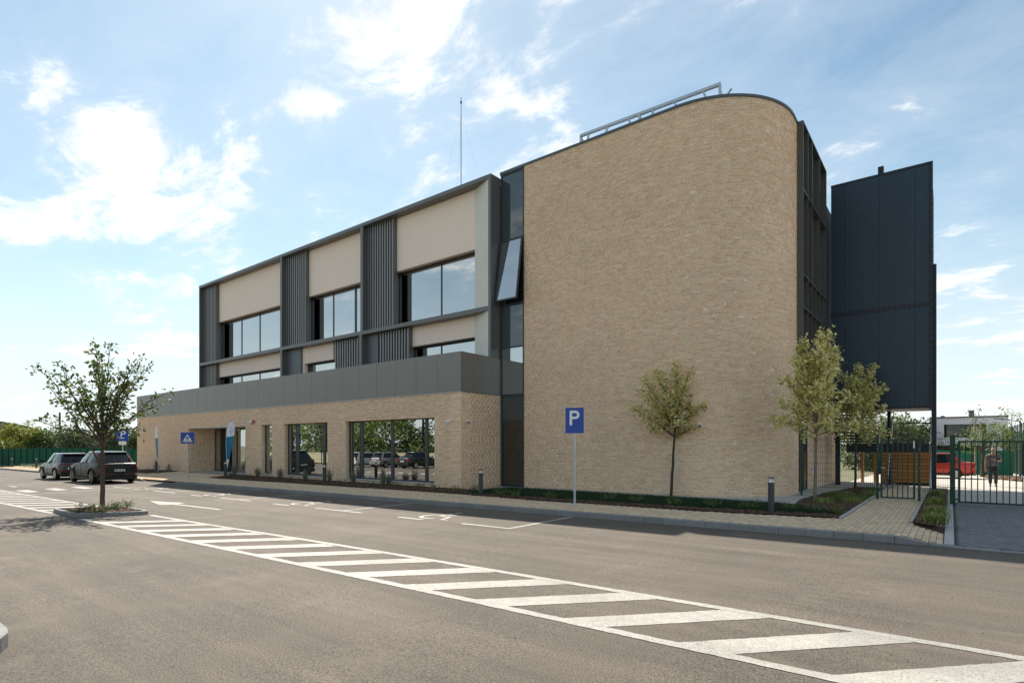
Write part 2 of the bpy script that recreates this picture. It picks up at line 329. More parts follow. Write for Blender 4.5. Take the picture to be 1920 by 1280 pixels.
for k in range(-1, 32):
    x0 = 1.83-1.243*k-1.35                                # near-left corner of each stripe
    if -21.4 < x0 < -18.1: continue
    w = .49; ya, yb = nearY(x0)+.04, farY(x0)-.04
    hpaint('stripe', [[(x0, ya), (x0+w, ya), (x0+w+1.27, yb), (x0+1.27, yb)]])
bay = empty('parking_bay_lines', label='white tee and corner lines of the parallel parking bays along the kerb', cat='marking', kind='structure')
def bpaint(name, p, dz=.004):
    mb = MB(); mb.poly([(x, y, gz(x, y)+dz) for x, y in ragged(p)]); return mb.build(name, M['paint'], bay)
for i, X in enumerate((-7.8, -14.0, -20.2, -26.4)):
    bpaint('cross_line', strip((X, 9.96), (X, 12.62), .12))
    if i == 0: bpaint('front_line', strip((X-1.45, 9.93), (X-.0+.06, 9.93), .12), .0055)
    else: bpaint('front_line', strip((X-1.3, 9.93), (X+.95, 9.93), .12), .0055)
    bpaint('front_dash', strip((X-3.7, 9.9), (X-2.75, 9.9), .12))
for X in (-31.2, -37.9, -44.5):
    bpaint('cross_line', strip((X, 9.9), (X, 12.5), .12)); bpaint('front_line', strip((X-1.3, 9.88), (X+.95, 9.88), .12), .0055)
def wheelchair(X, Y):
    """accessible-bay pictogram, read from the building side"""
    mb = MB(); S = 1.05
    def add(pts): mb.poly([(X+x*S, Y+y*S, gz(X+x*S, 0)+.005) for x, y in pts])
    n = 22
    for k in range(n):                                     # wheel arc
        a0, a1 = R(75+235*k/n), R(75+235*(k+1)/n)
        add([(.42*math.cos(a0), .42*math.sin(a0)-.2), (.42*math.cos(a1), .42*math.sin(a1)-.2), (.31*math.cos(a1), .31*math.sin(a1)-.2), (.31*math.cos(a0), .31*math.sin(a0)-.2)])
    add([(-.02, -.1), (.09, -.1), (.05, .52), (-.06, .52)]); add([(.09, -.1), (.09, 0), (.42, 0), (.42, -.1)])
    add([(.33, -.1), (.44, -.1), (.62, -.55), (.51, -.58)]); add([(.05, .15), (.05, .24), (.36, .24), (.36, .15)]); add([(.51, -.58), (.62, -.55), (.76, -.50), (.78, -.59)])
    add([(.105*math.cos(R(a))-.02, .105*math.sin(R(a))+.66) for a in range(0, 360, 30)])
    return mb
for i, X in enumerate((-10.75, -16.9, -23.2, -29.2)):
    o = wheelchair(X, 10.75).build('wheelchair_symbol', M['paint'])
    tag(o, ['white wheelchair symbol in the bay beside the parking sign post', 'white wheelchair symbol in the second bay from the parking sign post', 'white wheelchair symbol in the third bay from the parking sign post', 'white wheelchair symbol in the bay next to the black parked SUV'][i], 'symbol', 'wheelchair symbols painted in the bays', kind='structure')
paint('direction_arrow', [[(-22.4, 7.9), (-20.45, 7.5), (-20.3, 7.82), (-17.35, 7.93), (-17.35, 8.06), (-20.3, 7.98), (-20.45, 8.32)]], 'white painted arrow pointing away to the far end of the car park')
cz = empty('crossing_dashes', label='white dashes of the crossing beyond the planted island', cat='marking', kind='structure')
for i in range(3):
    mb = MB(); y0 = 6.33+1.09*i; xo = -.3*i; mb.poly([(x+xo, y, gz(x, y)+.004) for x, y in ((-33.35, y0), (-31.2, y0), (-31.4, y0+.46), (-33.4, y0+.46))]); mb.build('dash', M['paint'], cz)
for i in range(4):
    mb = MB(); x0 = -37-4.6*i; mb.poly([(x, y, gz(x, y)+.004) for x, y in strip((x0-1.0, 7.0), (x0+.5, 7.0), .15)]); mb.build('dash', M['paint'], cz)
mb = MB(); mb.poly([(x, y, gz(x, y)+.0045) for x, y in strip((-29.6, 5.95), (-31.2, 9.85), .12)]); mb.build('stop_line', M['paint'], cz)
# ---- kerb: single stones of 0.5 m
kerb = empty('kerb', label='grey concrete kerb stones between the asphalt and the tan pavement', cat='kerb', kind='structure')
def kh(X):                                                  # kerb upstand
    if X > -.2: return .025
    if X > -.72: return .14+(X+.72)/.52*(-.115)
    if -36.6 < X < -32.6: return .03
    if -37.1 < X <= -36.6: return .03+(-36.6-X)/.5*.11
    if -32.6 <= X < -32.1: return .03+(X+32.6)/.5*.11
    return .14
X = 6.18; n = 0
while X > -75:
    L_ = .5; x1 = X-.004; x0 = X-L_+.004
    j = random.uniform(-.003, .003); zz = [(x0, gz(x0, 0)+kh(x0)+j), (x1, gz(x1, 0)+kh(x1)+j)]
    y0 = 12.62+random.uniform(-.004, .004); c = .014
    pro = lambda x, z: [(x, y0, -1.0), (x, y0, z-c), (x, y0+c, z), (x, y0+.12, z), (x, y0+.12, -1.0)]
    mb = MB(); a = pro(*zz[0]); b = pro(*zz[1]); mb.add(a+b, [(4, 3, 2, 1, 0), (5, 6, 7, 8, 9)]+[(i, (i+1) % 5, 5+(i+1) % 5, 5+i) for i in range(5)])
    mb.build('kerb_stone', M['kerb'], kerb); X -= L_
# ---- pavement
def bedY(X): return float(np.interp(X, [-60, -42, -30, -14, -10.5, -5.3, -3.6, -2.05], [14.7, 14.7, 14.7, 14.93, 14.62, 14.72, 14.95, 15.2]))
def is_pave(x, y):
    if x > -.1 or x < -74: return False
    if y < 12.75: return False
    if x < -46.5: return y < 14.2
    if x < -41.8: return y < bedY(x)-.02
    if x < -33.3: return y < 16.3                          # open to the entrance
    if x < -2.02: return y < bedY(x)-.02
    if x < -.72: return y < 30
    return y < 15.16-(x+.68)*1.15
ys_ = [12.7, 13.2, 13.8, 14.4, 15, 15.6, 16.3]
sheet('pavement', [-75, -60, -46, -36, -30, -25, -20, -15, -10, -7, -4, -2], ys_, pz, M['sand'], 'sandy bed of the tan block pavement along the building', 'pavement', -.02)
ramp_ = lambda x, y: max(0, x+.75)*.16 if y < 15.05 else 0
pave = sheet('footpath', [-2, -1, -.75, -.4, -.1], [12.7, 13.2, 13.8, 14.4, 15.0, 15.6, 16.3, 20, 23, 30], lambda x, y: pz(x, y)-ramp_(x, y), M['sand'], 'tan block footpath leading from the kerb to the green gate', 'footpath', -.02)
def paver_mesh(w, l, h=.05, c=.006, m=None):
    mb = MB(); a, b = w/2, l/2
    mb.add([(-a, -b, -h), (a, -b, -h), (a, b, -h), (-a, b, -h), (-a, -b, -c), (a, -b, -c), (a, b, -c), (-a, b, -c), (-a+c, -b+c, 0), (a-c, -b+c, 0), (a-c, b-c, 0), (-a+c, b-c, 0)],
           [(0,1,5,4), (1,2,6,5), (2,3,7,6), (3,0,4,7), (4,5,9,8), (5,6,10,9), (6,7,11,10), (7,4,8,11), (8,9,10,11)])
    return mb
PW, PL = .105, .21
cells = []
for i in range(int(75/PW)):
    x = -.16-PW*i
    for j in range(90):
        y = 12.75+PL*(j+.5+(.5 if i % 2 else 0))
        if y > 30: break
        if is_pave(x, y) and is_pave(x, y-PL*.45) and is_pave(x, y+PL*.45): cells.append((x, y))
def dist(x, y): return (x*x+y*y)
cells.sort(key=lambda c: dist(*c))
near, far = cells[:300], cells[300:]
pm = paver_mesh(PW-.006, PL-.006); pme = pm.mesh('paving_block', M['paver'])
for x, y in near:
    o = link('paving_block', pme, pave); ztop = pz(x, y)-ramp_(x, y)
    o.location = (x, y, ztop+random.uniform(-.0025, .0025)); o.rotation_euler = (random.uniform(-.006, .006), random.uniform(-.01, .01)+(.16 if x > -.75 and y < 15 else 0), random.uniform(-.01, .01))
pv = np.array(pm.v); pf = np.array(pm.f); C = np.array([(x, y, pz(x, y)-ramp_(x, y)+random.uniform(-.0025, .0025)) for x, y in far])
V = (pv[None]+C[:, None]).reshape(-1, 3); F = (pf[None]+(np.arange(len(C))*len(pv))[:, None, None]).reshape(-1, 4)
numpy_mesh('paving_blocks', V, F, M['paver'], pave, 'stuff')
# ---- grey driveway at the gate (herringbone blocks), pale yard behind
drive = sheet('driveway', [-.1, 2, 6, 20], [12.72, 15, 19, 23], lambda x, y: .025, M['gsand'], 'grey herringbone block driveway running up to the vehicle gate', 'driveway', -.02)
gm = paver_mesh(.196, .096); gme = gm.mesh('paving_block', M['gpaver']); hc = []
for a in range(-110, 110):                                  # herringbone lattice of 2 x 1 blocks, turned 45 degrees
    for b in range(-10, 190):
        d = (a-b) % 4
        if d not in (0, 3): continue
        x0, y0, r_ = ((a+1)*.1, (b+.5)*.1, 0) if d == 0 else ((a+.5)*.1, (b+1)*.1, 1)
        x = .1+(x0-y0)*.7071+5; y = 12.8+(x0+y0)*.7071-3
        if .14 < x < 5 and 12.84 < y < 22.9: hc.append((x, y, r_))
hc = list({(round(x, 3), round(y, 3), r_) for x, y, r_ in hc}); hc.sort(key=lambda c: dist(c[0], c[1]))
for k, (x, y, r_) in enumerate(hc[:300]):
    o = link('paving_block', gme, drive); o.location = (x, y, .027+random.uniform(-.002, .002)); o.rotation_euler = (random.uniform(-.006, .006), random.uniform(-.006, .006), R(45)+(R(90) if r_ else 0))
gv = np.array(gm.v); gf = np.array(gm.f); VV = []; FF = []
for k, (x, y, r_) in enumerate(hc[300:]):
    t = R(45)+(R(90) if r_ else 0); c_, s_ = math.cos(t), math.sin(t); q = np.stack([gv[:, 0]*c_-gv[:, 1]*s_+x, gv[:, 0]*s_+gv[:, 1]*c_+y, gv[:, 2]+.027+random.uniform(-.002, .002)], 1)
    VV.append(q); FF.append(gf+k*len(gv))
numpy_mesh('paving_blocks', np.concatenate(VV), np.concatenate(FF), M['gpaver'], drive, 'stuff')
mb = MB()
for k in range(20): mb.box(-.095, .05, 12.76+k*.5, 13.252+k*.5, -.3, .047-.0*k)
tag(mb.build('driveway_edging', M['edge']), 'pale concrete edging strip between planting bed and grey driveway', 'edging', kind='structure')
sheet('yard', [-4.2, -.1, 6, 40], [23, 30, 40, 53, 60], gz, M['ypaver'], 'pale paved yard behind the green vehicle gate', 'yard', .02)
# ---- planted beds
def bed(name, pts, label, m='soil', dz=0.):
    mb = MB(); mb.poly([(x, y, pz(x, y)+dz) for x, y in pts]); return tag(mb.build(name, M[m]), label, 'bed', kind='structure')
bedpts = {'wing': [(-33.2, 14.72), (-30, 14.72), (-24, 14.80), (-14, 14.95), (-14.6, 16.36), (-20, 16.36), (-33.2, 16.36)],
          'lawn': [(-14.3, 14.93), (-10.5, 14.62), (-5.3, 14.72), (-3.6, 14.95), (-2.07, 15.2), (-2.07, 16.1), (-3.2, 17.4), (-14.3, 17.4)],
          'gate': [(-3.5, 17.6), (-2.07, 16.1), (-2.07, 21.5), (-2.07, 27.5), (-3.1, 27.5), (-3.7, 21.6), (-3.75, 19.5)],
          'strip': [(-.66, 15.2), (-.1, 14.55), (-.1, 27.8), (-.66, 27.8)], 'left': [(-46.5, 14.7), (-41.8, 14.72), (-41.2, 15.8), (-41.2, 16.36), (-46.5, 16.36)]}
bed('planting_bed', bedpts['wing'], 'bark-mulched planting bed under the ground floor windows', dz=.012)
bed('planting_bed', bedpts['lawn'], 'mulched border between the pavement and the lawn by the curved wall', dz=.010)
bed('planting_bed', bedpts['gate'], 'mulched bed with low grasses left of the footpath gate', dz=.014)
bed('planting_bed', bedpts['strip'], 'narrow mulched strip between footpath and grey driveway', dz=.014)
bed('planting_bed', bedpts['left'], 'mulched bed left of the entrance behind the black SUV', dz=.012)
def inside(p, poly):
    x, y = p; c = False
    for (x0, y0), (x1, y1) in zip(poly, poly[1:]+poly[:1]):
        if (y0 > y) != (y1 > y) and x < (x1-x0)*(y-y0)/(y1-y0)+x0: c = not c
    return c
def scatter(poly, n):
    xs = [p[0] for p in poly]; ys = [p[1] for p in poly]; out = []
    while len(out) < n:
        p = (random.uniform(min(xs), max(xs)), random.uniform(min(ys), max(ys)))
        if inside(p, poly): out.append(p)
    return out
def chips(name, spots, zf, label, s=.045):
    V = []; F = []
    cube = np.array([(-1,-1,-1),(1,-1,-1),(1,1,-1),(-1,1,-1),(-1,-1,1),(1,-1,1),(1,1,1),(-1,1,1)], float)*.5; cf = np.array([(4,5,6,7),(0,1,5,4),(1,2,6,5),(2,3,7,6),(3,0,4,7)])
    for k, (x, y) in enumerate(spots):
        Q = Matrix.Rotation(random.uniform(0, 6.3), 3, 'Z') @ Matrix.Rotation(random.uniform(-.7, .7), 3, 'X') @ Matrix.Rotation(random.uniform(-.7, .7), 3, 'Y')
        q = cube*np.array([s*random.uniform(.5, 1.5), s*random.uniform(.3, .7), s*random.uniform(.15, .4)]); q = q@np.array(Q).T
        V.append(q+np.array([x, y, zf(x, y)+.018+random.uniform(0, .014)])); F.append(cf+k*8)
    return tag(numpy_mesh(name, np.concatenate(V), np.concatenate(F), M['chip']), label, 'mulch', kind='stuff')
lawnpoly = [(-14.0, 15.25), (-10.5, 15.28), (-7, 15.32), (-4.3, 15.5), (-2.5, 15.85), (-2.12, 16.05), (-3.1, 17.25), (-4.0, 17.75), (-8, 17.75), (-13.9, 17.75)]
chips('bark_mulch', scatter(bedpts['wing'], 6500), pz, 'loose brown bark chips under the ground floor windows')
chips('bark_mulch', [p for p in scatter(bedpts['lawn'], 6000) if not inside(p, lawnpoly)], pz, 'loose brown bark chips along the lawn edge')
chips('bark_mulch', scatter(bedpts['gate'], 3000), pz, 'loose brown bark chips beside the wire fence')
chips('bark_mulch', scatter(bedpts['strip'], 2600), pz, 'loose brown bark chips in the narrow strip by the driveway')
chips('bark_mulch', scatter(bedpts['left'], 700), pz, 'loose brown bark chips left of the entrance')
# lawn
mb = MB(); mb.poly([(x, y, pz(x, y)+.022) for x, y in lawnpoly]); tag(mb.build('lawn', M['lawnbase']), 'narrow strip of lawn in front of the curved brick wall', 'lawn', kind='structure')
def blades(spots, zf, hmin, hmax, w, lean=.35, n=1):
    m_ = len(spots); S = np.array(spots); z = np.array([zf(x, y) for x, y in spots]); h = rng.uniform(hmin, hmax, m_); a = rng.uniform(0, 6.283, m_); l = rng.normal(0, lean, (m_, 2))
    d = np.stack([np.cos(a), np.sin(a)], 1)*w/2; b0 = np.column_stack([S-d, z]); b1 = np.column_stack([S+d, z]); t = np.column_stack([S+l*h[:, None], z+h])
    V = np.stack([b0, b1, t], 1).reshape(-1, 3); F = np.arange(3*m_).reshape(-1, 3); return V, F
V, F = blades(scatter(lawnpoly, 42000), lambda x, y: pz(x, y)+.02, .05, .11, .014)
tag(numpy_mesh('grass', V, F, M['lawn']), 'dark green mown grass in front of the curved brick wall', 'grass', kind='stuff')
def rect_sheet(name, pts, m, label, cat, dz): mb = MB(); mb.poly([(x, y, pz(x, y)+dz) for x, y in pts]); return tag(mb.build(name, m), label, cat, kind='structure')
rect_sheet('wall_apron', [(-14.9, 17.7), (-8, 17.7), (-4.3, 17.7), (-3.55, 17.6), (-3.75, 19.5), (-3.75, 21.4), (-4.3, 30), (-5.5, 30), (-14.9, 30)], M['edge'], 'pale concrete strip round the foot of the curved brick wall', 'apron', .004)
rect_sheet('side_paving', [(-4.3, 21.6), (-3.72, 21.6), (-3.12, 27.5), (-2.02, 27.5), (-2.02, 32), (-4.3, 32)], M['ypaver'], 'paved passage beside the building behind the wire fence', 'paving', .010)
rect_sheet('entrance_floor', [(-40.3, 16.3), (-32.2, 16.3), (-32.2, 18.3), (-40.3, 18.3)], M['edge'], 'pale concrete floor of the entrance recess', 'floor', .012)
# bed edging stones along the footpath
for x, y0, y1, lb in ((-2.045, 15.22, 27.4, 'grey edging strip left of the footpath'), (-.69, 15.25, 27.8, 'grey edging strip right of the footpath')):
    mb = MB(); k = y0
    while k < y1: mb.box(x-.028, x+.028, k, k+.496, -.2, pz(x, k)+.035); k += .5
    tag(mb.build('path_edging', M['edge']), lb, 'edging', kind='structure')
# ---- planted island of the near tree and the kerb nose at the picture's lower edge
def island(name, pts, h, label, cat='island', inner=.13):
    c = np.mean(pts, 0); e = empty(name, (0, 0, 0), label=label, cat=cat, kind='structure')
    n = len(pts); z = lambda p: gz(p[0], p[1])
    for i in range(n):
        a, b = np.array(pts[i]), np.array(pts[(i+1) % n]); ai = a+(c-a)/np.linalg.norm(c-a)*inner*1.2; bi = b+(c-b)/np.linalg.norm(c-b)*inner*1.2
        mb = MB(); zz = z(c)+h; q = [a, b, bi, ai]; ch = .012
        o2 = [a+(c-a)/np.linalg.norm(c-a)*ch, b+(c-b)/np.linalg.norm(c-b)*ch]
        mb.add([(*a, -.5), (*b, -.5), (*b, zz-ch), (*a, zz-ch), (*o2[0], zz), (*o2[1], zz), (*bi, zz), (*ai, zz), (*bi, -.5), (*ai, -.5)], [(0,1,2,3), (3,2,5,4), (4,5,6,7), (7,6,8,9)]); mb.build('kerb_stone', M['kerb'], e)
    mb = MB(); mb.poly([(*(np.array(p)+(c-np.array(p))/np.linalg.norm(c-np.array(p))*inner), z(c)+h-.035) for p in pts]); mb.build('soil', M['soil'], e)
    return e
def rrect(x0, x1, y0, y1, r, skew=0., n=4):
    out = []
    for cx, cy, a0 in ((x1-r, y1-r, 0), (x0+r, y1-r, 90), (x0+r, y0+r, 180), (x1-r, y0+r, 270)):
        for k in range(n+1):
            a = R(a0+90*k/n); x = cx+r*math.cos(a); y = cy+r*math.sin(a); out.append((x+skew*(y-(y0+y1)/2), y))
    return out
ISL = rrect(-20.25, -18.0, 4.72, 6.25, .35, .62)
island('planted_island', ISL, .115, 'kerbed planting island holding the slim tree in the asphalt')
chips('bark_mulch', [p for p in scatter([tuple(np.array(p)*.84+np.mean(ISL, 0)*.16) for p in ISL], 900)], lambda x, y: gz(x, y)+.085, 'loose bark chips inside the kerbed tree island')
island('kerb_island', rrect(-10.4, -6.46, -1.6, 1.28, .55, 0., 5), .15, 'rounded concrete kerb nose at the lower left edge of the asphalt')

# loose grit on the asphalt near the camera
sp_ = []
while len(sp_) < 1500:
    d = 2.2+16*random.random()**1.7; a = random.uniform(-48, 46); v = FW*math.cos(R(a))+RT*math.sin(R(a)); p = v*d
    if p[1] < 12.4: sp_.append((float(p[0]), float(p[1])))
M['chip2'] = mat('grit', (.20, .17, .135), .9, island=.5, col2=(.05, .045, .04))
V = []; F = []
for k, (x, y) in enumerate(sp_):
    s_ = random.choice((.004, .005, .006, .008, .012)); b = len(V); a = random.random()*6; z = gz(x, y)
    V += [(x+s_*math.cos(a+q)*random.uniform(.7, 1.3), y+s_*math.sin(a+q), z+.001) for q in (0, 1.6, 3.1, 4.7)]+[(x, y, z+s_*.9)]; F += [(b, b+1, b+4), (b+1, b+2, b+4), (b+2, b+3, b+4), (b+3, b, b+4)]
tag(numpy_mesh('grit', V, np.array(F), M['chip2']), 'loose grit and tiny stones scattered on the asphalt', 'gravel', kind='stuff')
# ================================================================== THE BUILDING
YW, YF, YS, YP, YG, YD = 16.33, 18.15, 18.40, 18.60, 18.98, 18.80   # wing wall, frame front, slats, render, glass, curved block / glass strip
XR = -15.24                                                # side plane of the wing and the frame
XL = fx(257.2, YW); ZPB, ZPT = 3.93, 5.53                  # metal parapet, bottom and top
bld = empty('office_building', (-20, YW, 0), label='three storey building of tan brick and grey metal with a rounded brick block', cat='building')
bld.location = (0, 0, 0)
CH, BLEN = .0755, .232                                     # brick course and length
class Wall:
    """flat or curved brick face given by p(s, z, depth) -> point; bricks are clipped round the openings"""
    def __init__(s, pf, s0, s1, z0, z1, openings=(), tilt=None): s.pf, s.s0, s.s1, s.z0, s.z1, s.op = pf, s0, s1, z0, z1, openings
    def bricks(s):
        out = []; n = 0; z = s.z0
        while z+CH*.6 < s.z1:
            zt = min(z+CH, s.z1); zc = z+CH/2; iv = [(s.s0, s.s1)]
            for a, b, c, d in s.op:
                if c-.001 < zc < d+.001:
                    nv = []
                    for p, q in iv:
                        if b <= p or a >= q: nv.append((p, q)); continue
                        if a > p: nv.append((p, a))
                        if b < q: nv.append((b, q))
                    iv = nv
            off = (0 if n % 2 else .5)*BLEN+random.choice((0, 0, .06, -.05))
            for p, q in iv:
                k = math.floor((p-off)/BLEN)
                while off+k*BLEN < q:
                    a = max(off+k*BLEN, p); b = min(off+(k+1)*BLEN, q)
                    if b-a > .03: out.append((a+.006, b-.006, z+.006, zt-.007))
                    k += 1
            z += CH; n += 1
        return out
    def geo(s, bk):
        a, b, c, d = bk; j = lambda: random.uniform(-.0035, .0035); e = random.uniform(-.002, .005); v = []
        for (u, w) in ((a, c), (b, c), (b, d), (a, d)): v.append(s.pf(u, w, .02))
        for (u, w) in ((a+.004, c+.003), (b-.004, c+.003), (b-.004, d-.003), (a+.004, d-.003)): v.append(s.pf(u+j(), w+j()*.8, -.004-e+j()*.6))
        return v, [(4,5,6,7), (0,1,5,4), (1,2,6,5), (2,3,7,6), (3,0,4,7)]
def lay(walls, parent, nsep, mname='brick'):
    allb = []
    for w in walls:
        for bk in w.bricks():
            c = w.pf((bk[0]+bk[1])/2, (bk[2]+bk[3])/2, 0); allb.append((np.linalg.norm(np.array(c)-CAMP), w, bk))
    allb.sort(key=lambda t: t[0]); V = []; F = []
    for k, (d, w, bk) in enumerate(allb):
        v, f = w.geo(bk)
        if k < nsep:
            mb = MB(); mb.add(v, f); mb.build('brick', M[mname], parent)
        else:
            b = len(V); V += v; F += [tuple(i+b for i in q) for q in f]
    numpy_mesh('bricks', V, F, M[mname], parent, 'stuff')
# ---------------- ground floor wing
WB_ = .02; X_ = lambda p: fx(p, YW)
WT = fz(814.6, 781.5, YW)
op = {'C': (X_(647.5), X_(814.6), .27, WT), 'B': (X_(532.6), X_(614), .27, WT), 'A': (X_(490), X_(510), .27, WT), 'E': (X_(352.5), X_(460), -.5, WT)}
ZB = -.35
wing = empty('brick_wall', label='tan brick wall of the ground floor wing'); wing.parent = bld
mw = MB(); xs = [XL]+sorted(sum([[o[0], o[1]] for o in op.values()], []))+[XR]
t_ = .30
for i in range(0, len(xs), 2): mw.box(xs[i], xs[i+1], YW, YW+t_, ZB, ZPB)      # piers
for k, o in op.items():
    mw.box(o[0]+.0005, o[1]-.0005, YW+.001, YW+t_, o[3], ZPB)
    if k != 'E': mw.box(o[0]+.0005, o[1]-.0005, YW+.001, YW+t_, ZB, o[2]-.05)
mw.box(XR-.30, XR-.0, YW+t_, YD+.1, ZB, ZPB)                                     # side wall
xe = op['E'][0]; ye = float(onX(403, 850, xe)[1])
mw.box(xe-.25, xe, YW+t_, ye+.3, ZB, ZPB); mw.box(op['E'][1], op['E'][1]+.25, YW+t_, ye+.3, ZB, ZPB)
mw.build('mortar_bed', M['mortar'], wing)
flat = lambda s, z, d: (s, YW+d, z)
oplist = [(o[0], o[1], o[2]-.05 if k != 'E' else -9, o[3]) for k, o in op.items()]
walls = [Wall(flat, XL, XR+.006, -.3, ZPB-.005, oplist), Wall(lambda s, z, d: (XR-d, s, z), YW-.006, YD-.02, -.3, ZPB-.005)]
for k, o in op.items():
    walls.append(Wall(lambda s, z, d, x=o[0]: (x-d, s, z), YW+.01, (YW+.24) if k != 'E' else ye, o[2]-.04 if k != 'E' else .05, o[3]-.004))
lay(walls, wing, 300)
# soffit edge of the entrance and the pale drip strip under the parapet
mb = MB(); mb.box(op['E'][0]-.0, op['E'][1], YW+.05, ye, WT-.02, WT+.1); mb.build('entrance_soffit', M['plaster'], bld)
mb = MB(); mb.box(op['E'][0]-.02, op['E'][1]+.0, YW-.03, YW+.05, WT-.04, WT+.006); mb.build('soffit_trim', M['sill'], bld)
mb = MB(); mb.box(XL-.03, XR+.035, YW-.035, YW+.02, ZPB-.012, ZPB+.018); mb.build('drip_strip', M['sill'], bld)
# parapet of flat metal panels
par = empty('metal_parapet', label='smooth grey metal parapet above the brick wing'); par.parent = bld
mb = MB(); mb.box(XL, XR-.03, YW+.02, YD-.1, ZPB, ZPT-.06); mb.build('core', M['dark'], par)
mb = MB(); mb.box(XL-.02, XR+.02, YW-.02, YW+.35, ZPT-.03, ZPT); mb.box(XR-.33, XR+.02, YW+.3501, YF+.02, ZPT-.03, ZPT); mb.build('cap', M['parapet'], par)
w_ = (XR+.02-XL)/26.0; x = XR+.02; 
for k in range(26):
    mb = MB(); mb.box(x-w_+.006, x-.006 if k else x, YW-.03+random.uniform(-.0015, .0015), YW+.02, ZPB+.02, ZPT-.03); mb.build('panel', M['parapet'], par); x -= w_
y = YW+.02; sidew = [.62, 1.25, .6]
for k in range(3):
    mb = MB(); mb.box(XR-.02, XR+.025+random.uniform(-.001, .001), y+.005, min(y+sidew[k], YD-.02), ZPB+.02, ZPT-.03); mb.build('panel', M['parapet'], par); y += sidew[k]
# flat roof of the wing behind the parapet is hidden; slab closes it
mb = MB(); mb.box(XL+.1, XR-.35, YW+.36, YD+.1, ZPT-.6, ZPT-.45); mb.build('wing_roof', M['dark'], bld)
def window(parent, x0, x1, y, z0, z1, mull, fr=.06, dep=.09, gm='glass', sash=()):
    """aluminium window in a wall facing the car park; mull = list of (left, right) mullion edges"""
    w = empty('window'); w.parent = parent
    edges = [x0+fr]+sum([[a, b] for a, b in mull], [])+[x1-fr]
    for i in range(0, len(edges), 2):
        mb = MB(); mb.box(edges[i]-.01, edges[i+1]+.01, y+.03, y+.045, z0+fr-.01, z1-fr+.01); mb.build('pane', M[gm], w)
    mb = MB(); mb.box(x0, x0+fr, y, y+dep, z0, z1); mb.box(x1-fr, x1, y, y+dep, z0, z1); mb.box(x0+fr, x1-fr, y, y+dep, z0, z0+fr); mb.box(x0+fr, x1-fr, y, y+dep, z1-fr, z1); mb.build('frame', M['mullion'], w)
    for a, b in mull:
        mb = MB(); mb.box(a, b, y-.004, y+dep-.002, z0+fr, z1-fr); mb.build('mullion', M['mullion'], w)
    for a, b in sash:                                       # opening casement with its own frame
        mb = MB(); q = .05
        for bx in ((a, a+q, z0+fr, z1-fr), (b-q, b, z0+fr, z1-fr), (a+q, b-q, z0+fr, z0+fr+q), (a+q, b-q, z1-fr-q, z1-fr)): mb.box(bx[0], bx[1], y-.015, y+.028, bx[2], bx[3])
        mb.build('sash', M['mullion'], w)
    return w
yg = YW+.22; g = lambda p: fx(p, yg)
window(bld, op['C'][0], op['C'][1], yg, .27, WT, [(g(676), g(681)), (g(733), g(738)), (g(797), g(802))], sash=[(g(660), g(676))])
window(bld, op['B'][0], op['B'][1], yg, .27, WT, [(g(556), g(560)), (g(606), g(610))], sash=[(g(546), g(556))])
window(bld, op['A'][0], op['A'][1], yg, .27, WT, [])
for k in 'ABC':
    o = op[k]; mb = MB(); mb.box(o[0]+.002, o[1]-.002, YW-.035, yg+.01, .225, .262); mb.build('window_sill', M['sill'], bld)
# entrance glazing at the back of the recess
ent = empty('entrance'); ent.parent = bld
e0, e1 = op['E'][0], op['E'][1]; n = 5; ws = (e1-e0)/n
for i in range(n):
    a, b = e0+i*ws, e0+(i+1)*ws
    mb = MB(); mb.box(a+.05, b-.05, ye+.03, ye+.045, .16, WT-.12); mb.build('door_pane', M['glass'], ent)
    mb = MB(); mb.box(a, a+.05, ye, ye+.1, .1, WT-.06); mb.box(b-.05, b, ye, ye+.1, .1, WT-.06); mb.box(a+.05, b-.05, ye, ye+.1, .1, .16); mb.box(a+.05, b-.05, ye, ye+.1, WT-.12, WT-.06); mb.build('door_frame', M['mullion'], ent)
mb = MB(); mb.box(e0+.9, e0+2.2, ye-.05, ye-.01, .1, WT-.1); mb.build('dark_panel', M['dark'], ent)
# rooms behind the ground floor glass
rm = empty('interior', label='dim rooms behind the windows'); rm.parent = bld
def room(x0, x1, y0, y1, z0, z1):
    mb = MB(); mb.box(x0, x1, y1, y1+.1, z0, z1); mb.box(x0-.1, x0, y0, y1, z0, z1); mb.box(x1, x1+.1, y0, y1, z0, z1); mb.build('room_wall', M['room'], rm)
    mb = MB(); mb.box(x0, x1, y0, y1, z0-.1, z0); mb.build('room_floor', M['roomfloor'], rm); mb = MB(); mb.box(x0, x1, y0, y1, z1, z1+.1); mb.build('room_ceiling', M['roomceil'], rm)
room(XL+.2, e0-.3, YW+.4, YW+6, .1, 3.3); room(e0, e1, ye+.15, ye+6, .1, 3.3); room(e1+.3, XR-.4, YW+.4, YW+6, .1, 3.3)
